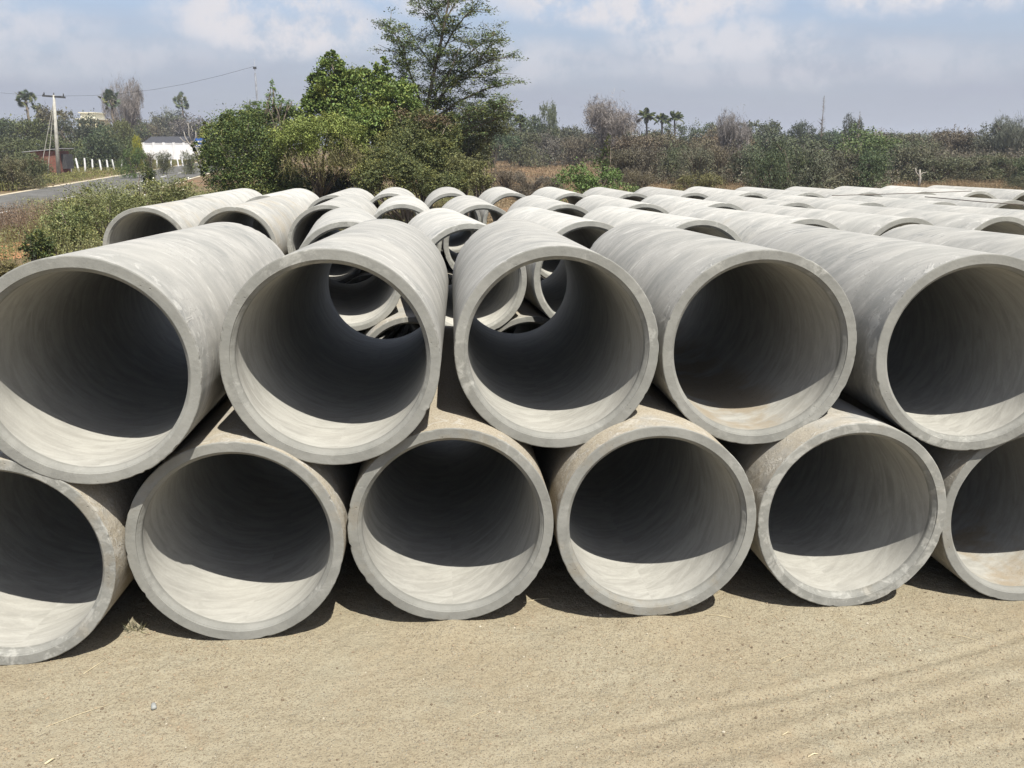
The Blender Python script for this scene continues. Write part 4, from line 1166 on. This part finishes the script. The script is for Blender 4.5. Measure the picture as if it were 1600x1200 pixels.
# leaning bare tree in front of the wall
b = gpt(311, 112); root = link('leaning_bare_tree', None, None, b); tag(root, 'dark leaning tree with pale bare branches in front of the white wall', 'tree')
k = 112/F; mb = MB()
def q_(du, dv): return (du*k, 0, (248-dv)*k)
mb.tube([q_(0, 250), q_(-4, 236), q_(-8, 225), q_(-11, 214)], [.28, .24, .2, .15], 7)
link('trunk', mb.mesh('trunk', M_BARK, True), root)
mb = MB()
for pts_, r_ in (([(-8, 225), (-16, 216), (-20, 208), (-21, 200)], .12), ([(-11, 214), (-14, 204), (-13, 195), (-14, 188)], .1), ([(-10, 218), (-4, 208), (-3, 199)], .09), ([(-16, 216), (-23, 214), (-28, 208)], .07), ([(-13, 207), (-8, 199), (-9, 192)], .06)):
    mb.tube([q_(*p) for p in pts_], [r_*(1-.2*i) for i in range(len(pts_))], 5)
link('branches', mb.mesh('branches', M_PALEBARK, True), root)

# ------------------------------------------------------------------ small things on the sand
def gnd(u, v):
    a = (u-800)/F; b_ = (v-600)/F; d = Vector((a, cp-b_*sp, -sp-b_*cp)); o_ = Vector((0, 0, CAM_H))
    t_ = -CAM_H/d.z; p = o_+d*t_
    for _ in range(4):
        t_ = (float(gz(p.x, p.y))-CAM_H)/d.z; p = o_+d*t_
    return p


dg_ground = bpy.data.objects['ground']
def surf(objs_pts):
    me = dg_ground.data; n_ = len(me.vertices); co_ = np.empty(n_*3, np.float32); me.vertices.foreach_get('co', co_); co_ = co_.reshape(-1, 3)
    xs_ = np.unique(co_[:, 0]); ys_ = np.unique(co_[:, 1]); Z_ = co_[:, 2].reshape(len(ys_), len(xs_))
    P_ = np.asarray(objs_pts); ix = np.clip(np.searchsorted(xs_, P_[:, 0])-1, 0, len(xs_)-2); iy = np.clip(np.searchsorted(ys_, P_[:, 1])-1, 0, len(ys_)-2)
    fx = (P_[:, 0]-xs_[ix])/(xs_[ix+1]-xs_[ix]); fy = (P_[:, 1]-ys_[iy])/(ys_[iy+1]-ys_[iy])
    return (Z_[iy, ix]*(1-fx)+Z_[iy, ix+1]*fx)*(1-fy)+(Z_[iy+1, ix]*(1-fx)+Z_[iy+1, ix+1]*fx)*fy


rs = np.random.RandomState(91)
N = 26000
y = 1.5+3.4*rs.rand(N)**.9; x = rs.uniform(-.72, .72, N)*(y+.4)
cl_ = value_noise(np.random.RandomState(2), x+20, y+20, 2.2)+rs.rand(N)*.8 > .25
x, y = x[cl_], y[cl_]; N = len(x)
z = surf(np.stack([x, y], 1))
r_ = .0020+.0060*rs.rand(N)**5
octv = np.array([[1, 0, 0], [0, 1, 0], [-1, 0, 0], [0, -1, 0], [0, 0, .75], [0, 0, -.5]])
octf = np.array([[0, 1, 4], [1, 2, 4], [2, 3, 4], [3, 0, 4], [1, 0, 5], [2, 1, 5], [3, 2, 5], [0, 3, 5]])
ang_ = rs.uniform(0, 6.28, N); ca, sa = np.cos(ang_), np.sin(ang_)
vv = octv[None]*r_[:, None, None]*rs.uniform(.6, 1.3, (N, 6, 1))
V = np.stack([vv[..., 0]*ca[:, None]-vv[..., 1]*sa[:, None]+x[:, None], vv[..., 0]*sa[:, None]+vv[..., 1]*ca[:, None]+y[:, None], vv[..., 2]+z[:, None]+r_[:, None]*.25], -1).reshape(-1, 3)
Fq = (octf[None]+np.arange(N)[:, None, None]*6).reshape(-1, 3)
m_grav, t = material('gravel')
rr_ = t.n('ShaderNodeNewGeometry').outputs['Random Per Island']
c = t.mix(t.ramp(rr_, .0, .55), (.12, .09, .06), (.27, .21, .14)); c = t.mix(t.ramp(rr_, .92, .99), c, (.40, .36, .28))
finish(t, c, .9)
kind(link('gravel', mesh_np('gravel', V, Fq, (m_grav,), None, False, 3)), 'stuff', 'fine gravel and crumbs of soil strewn over the sand', 'gravel')

M_CHALK = plain('pale_shard', (.26, .265, .25), .7, .1, 30)
p = gnd(240, 1105); p.z = float(surf([(p.x, p.y)])[0])
mb = MB(); mb.tube([(0, .016, .006), (0, .006, .010), (.002, -.012, .010), (.003, -.020, .008)], [.005, .009, .0105, .009], 10)
tag(link('pale_shard', mb.mesh('pale_shard', M_CHALK, True), None, p, (0, 0, .35)), 'small pale bullet-shaped shard lying alone on the sand', 'shard')
M_STRAW = plain('straw', (.50, .42, .27), .8, .15, 30)
for i, (u0, v0, u1, v1, r0, lab) in enumerate([
        (70, 1195, 86, 1186, .0045, 'short pale straw at the bottom corner of the sand'), (72, 1137, 180, 1098, .0012, 'long thin twig near the pale shard on the sand'),
        (130, 1052, 172, 1026, .0012, 'thin straw on the sand near the leftmost lower pipe'), (1205, 1038, 1245, 1022, .0010, 'thin dry stem in the middle of the open sand'),
        (818, 942, 858, 936, .0022, 'dry twig beside the shadow under the streaky-floored pipe'), (1262, 1185, 1278, 1180, .0030, 'short pale straw among the wheel marks'),
        (1100, 962, 1150, 968, .0013, 'thin grass stem below the white-stained pipe'), (735, 1120, 760, 1112, .0012, 'faint dry stem at the middle of the sand'),
        (1222, 1150, 1236, 1146, .0025, 'tiny straw chip beside the wheel marks'), (1480, 990, 1530, 1002, .0012, 'thin dry stem on the sand at the right')]):
    a, b = gnd(u0, v0), gnd(u1, v1); za, zb_ = surf([(a.x, a.y), (b.x, b.y)]); a.z = za+r0; b.z = zb_+r0
    mid = (a+b)/2+Vector((.004, .006, .003)); mb = MB(); mb.tube([a, mid, b], [r0, r0*.9, r0*.5], 5)
    tag(link('straw', mb.mesh('straw', M_STRAW, True)), lab, 'straw')
# grass sprig between the two leftmost lower pipes
p = gnd(213, 983); p.z = float(surf([(p.x, p.y)])[0]); n = 46
A = rs.normal(size=(n, 3))*[.018, .012, 0]; E_ = A*1.6+np.stack([rs.normal(size=n)*.022, rs.normal(size=n)*.02, rs.uniform(.005, .055, n)], 1)
V, Fq = strips(rs, A, E_, .0035)
o = link('grass_sprig', mesh_np('grass_sprig', V, Fq, (M_LEAF,)), None, p); o.color = (.16, .16, .11, 1)
tag(o, 'tiny sprig of grass growing in the sand between two leftmost lower pipes', 'grass sprig')

# ------------------------------------------------------------------ thin dusty air
hm = bpy.data.materials.new('haze'); hm.use_nodes = True; ht = hm.node_tree; ht.nodes.clear()
h_ = NT(ht); pv_ = h_.n('ShaderNodeVolumePrincipled', {'Color': (0.90, 0.93, 1.0, 1), 'Density': 0.00065, 'Anisotropy': 0.3})
h_.n('ShaderNodeOutputMaterial', {'Volume': pv_.outputs[0]})
mb = MB(); mb.box((0, 3500, 14.5), (10400, 7400, 34)); me = mb.mesh('haze', hm)
kind(link('haze', me), 'stuff', 'thin dusty haze over the field and the far trees', 'haze')
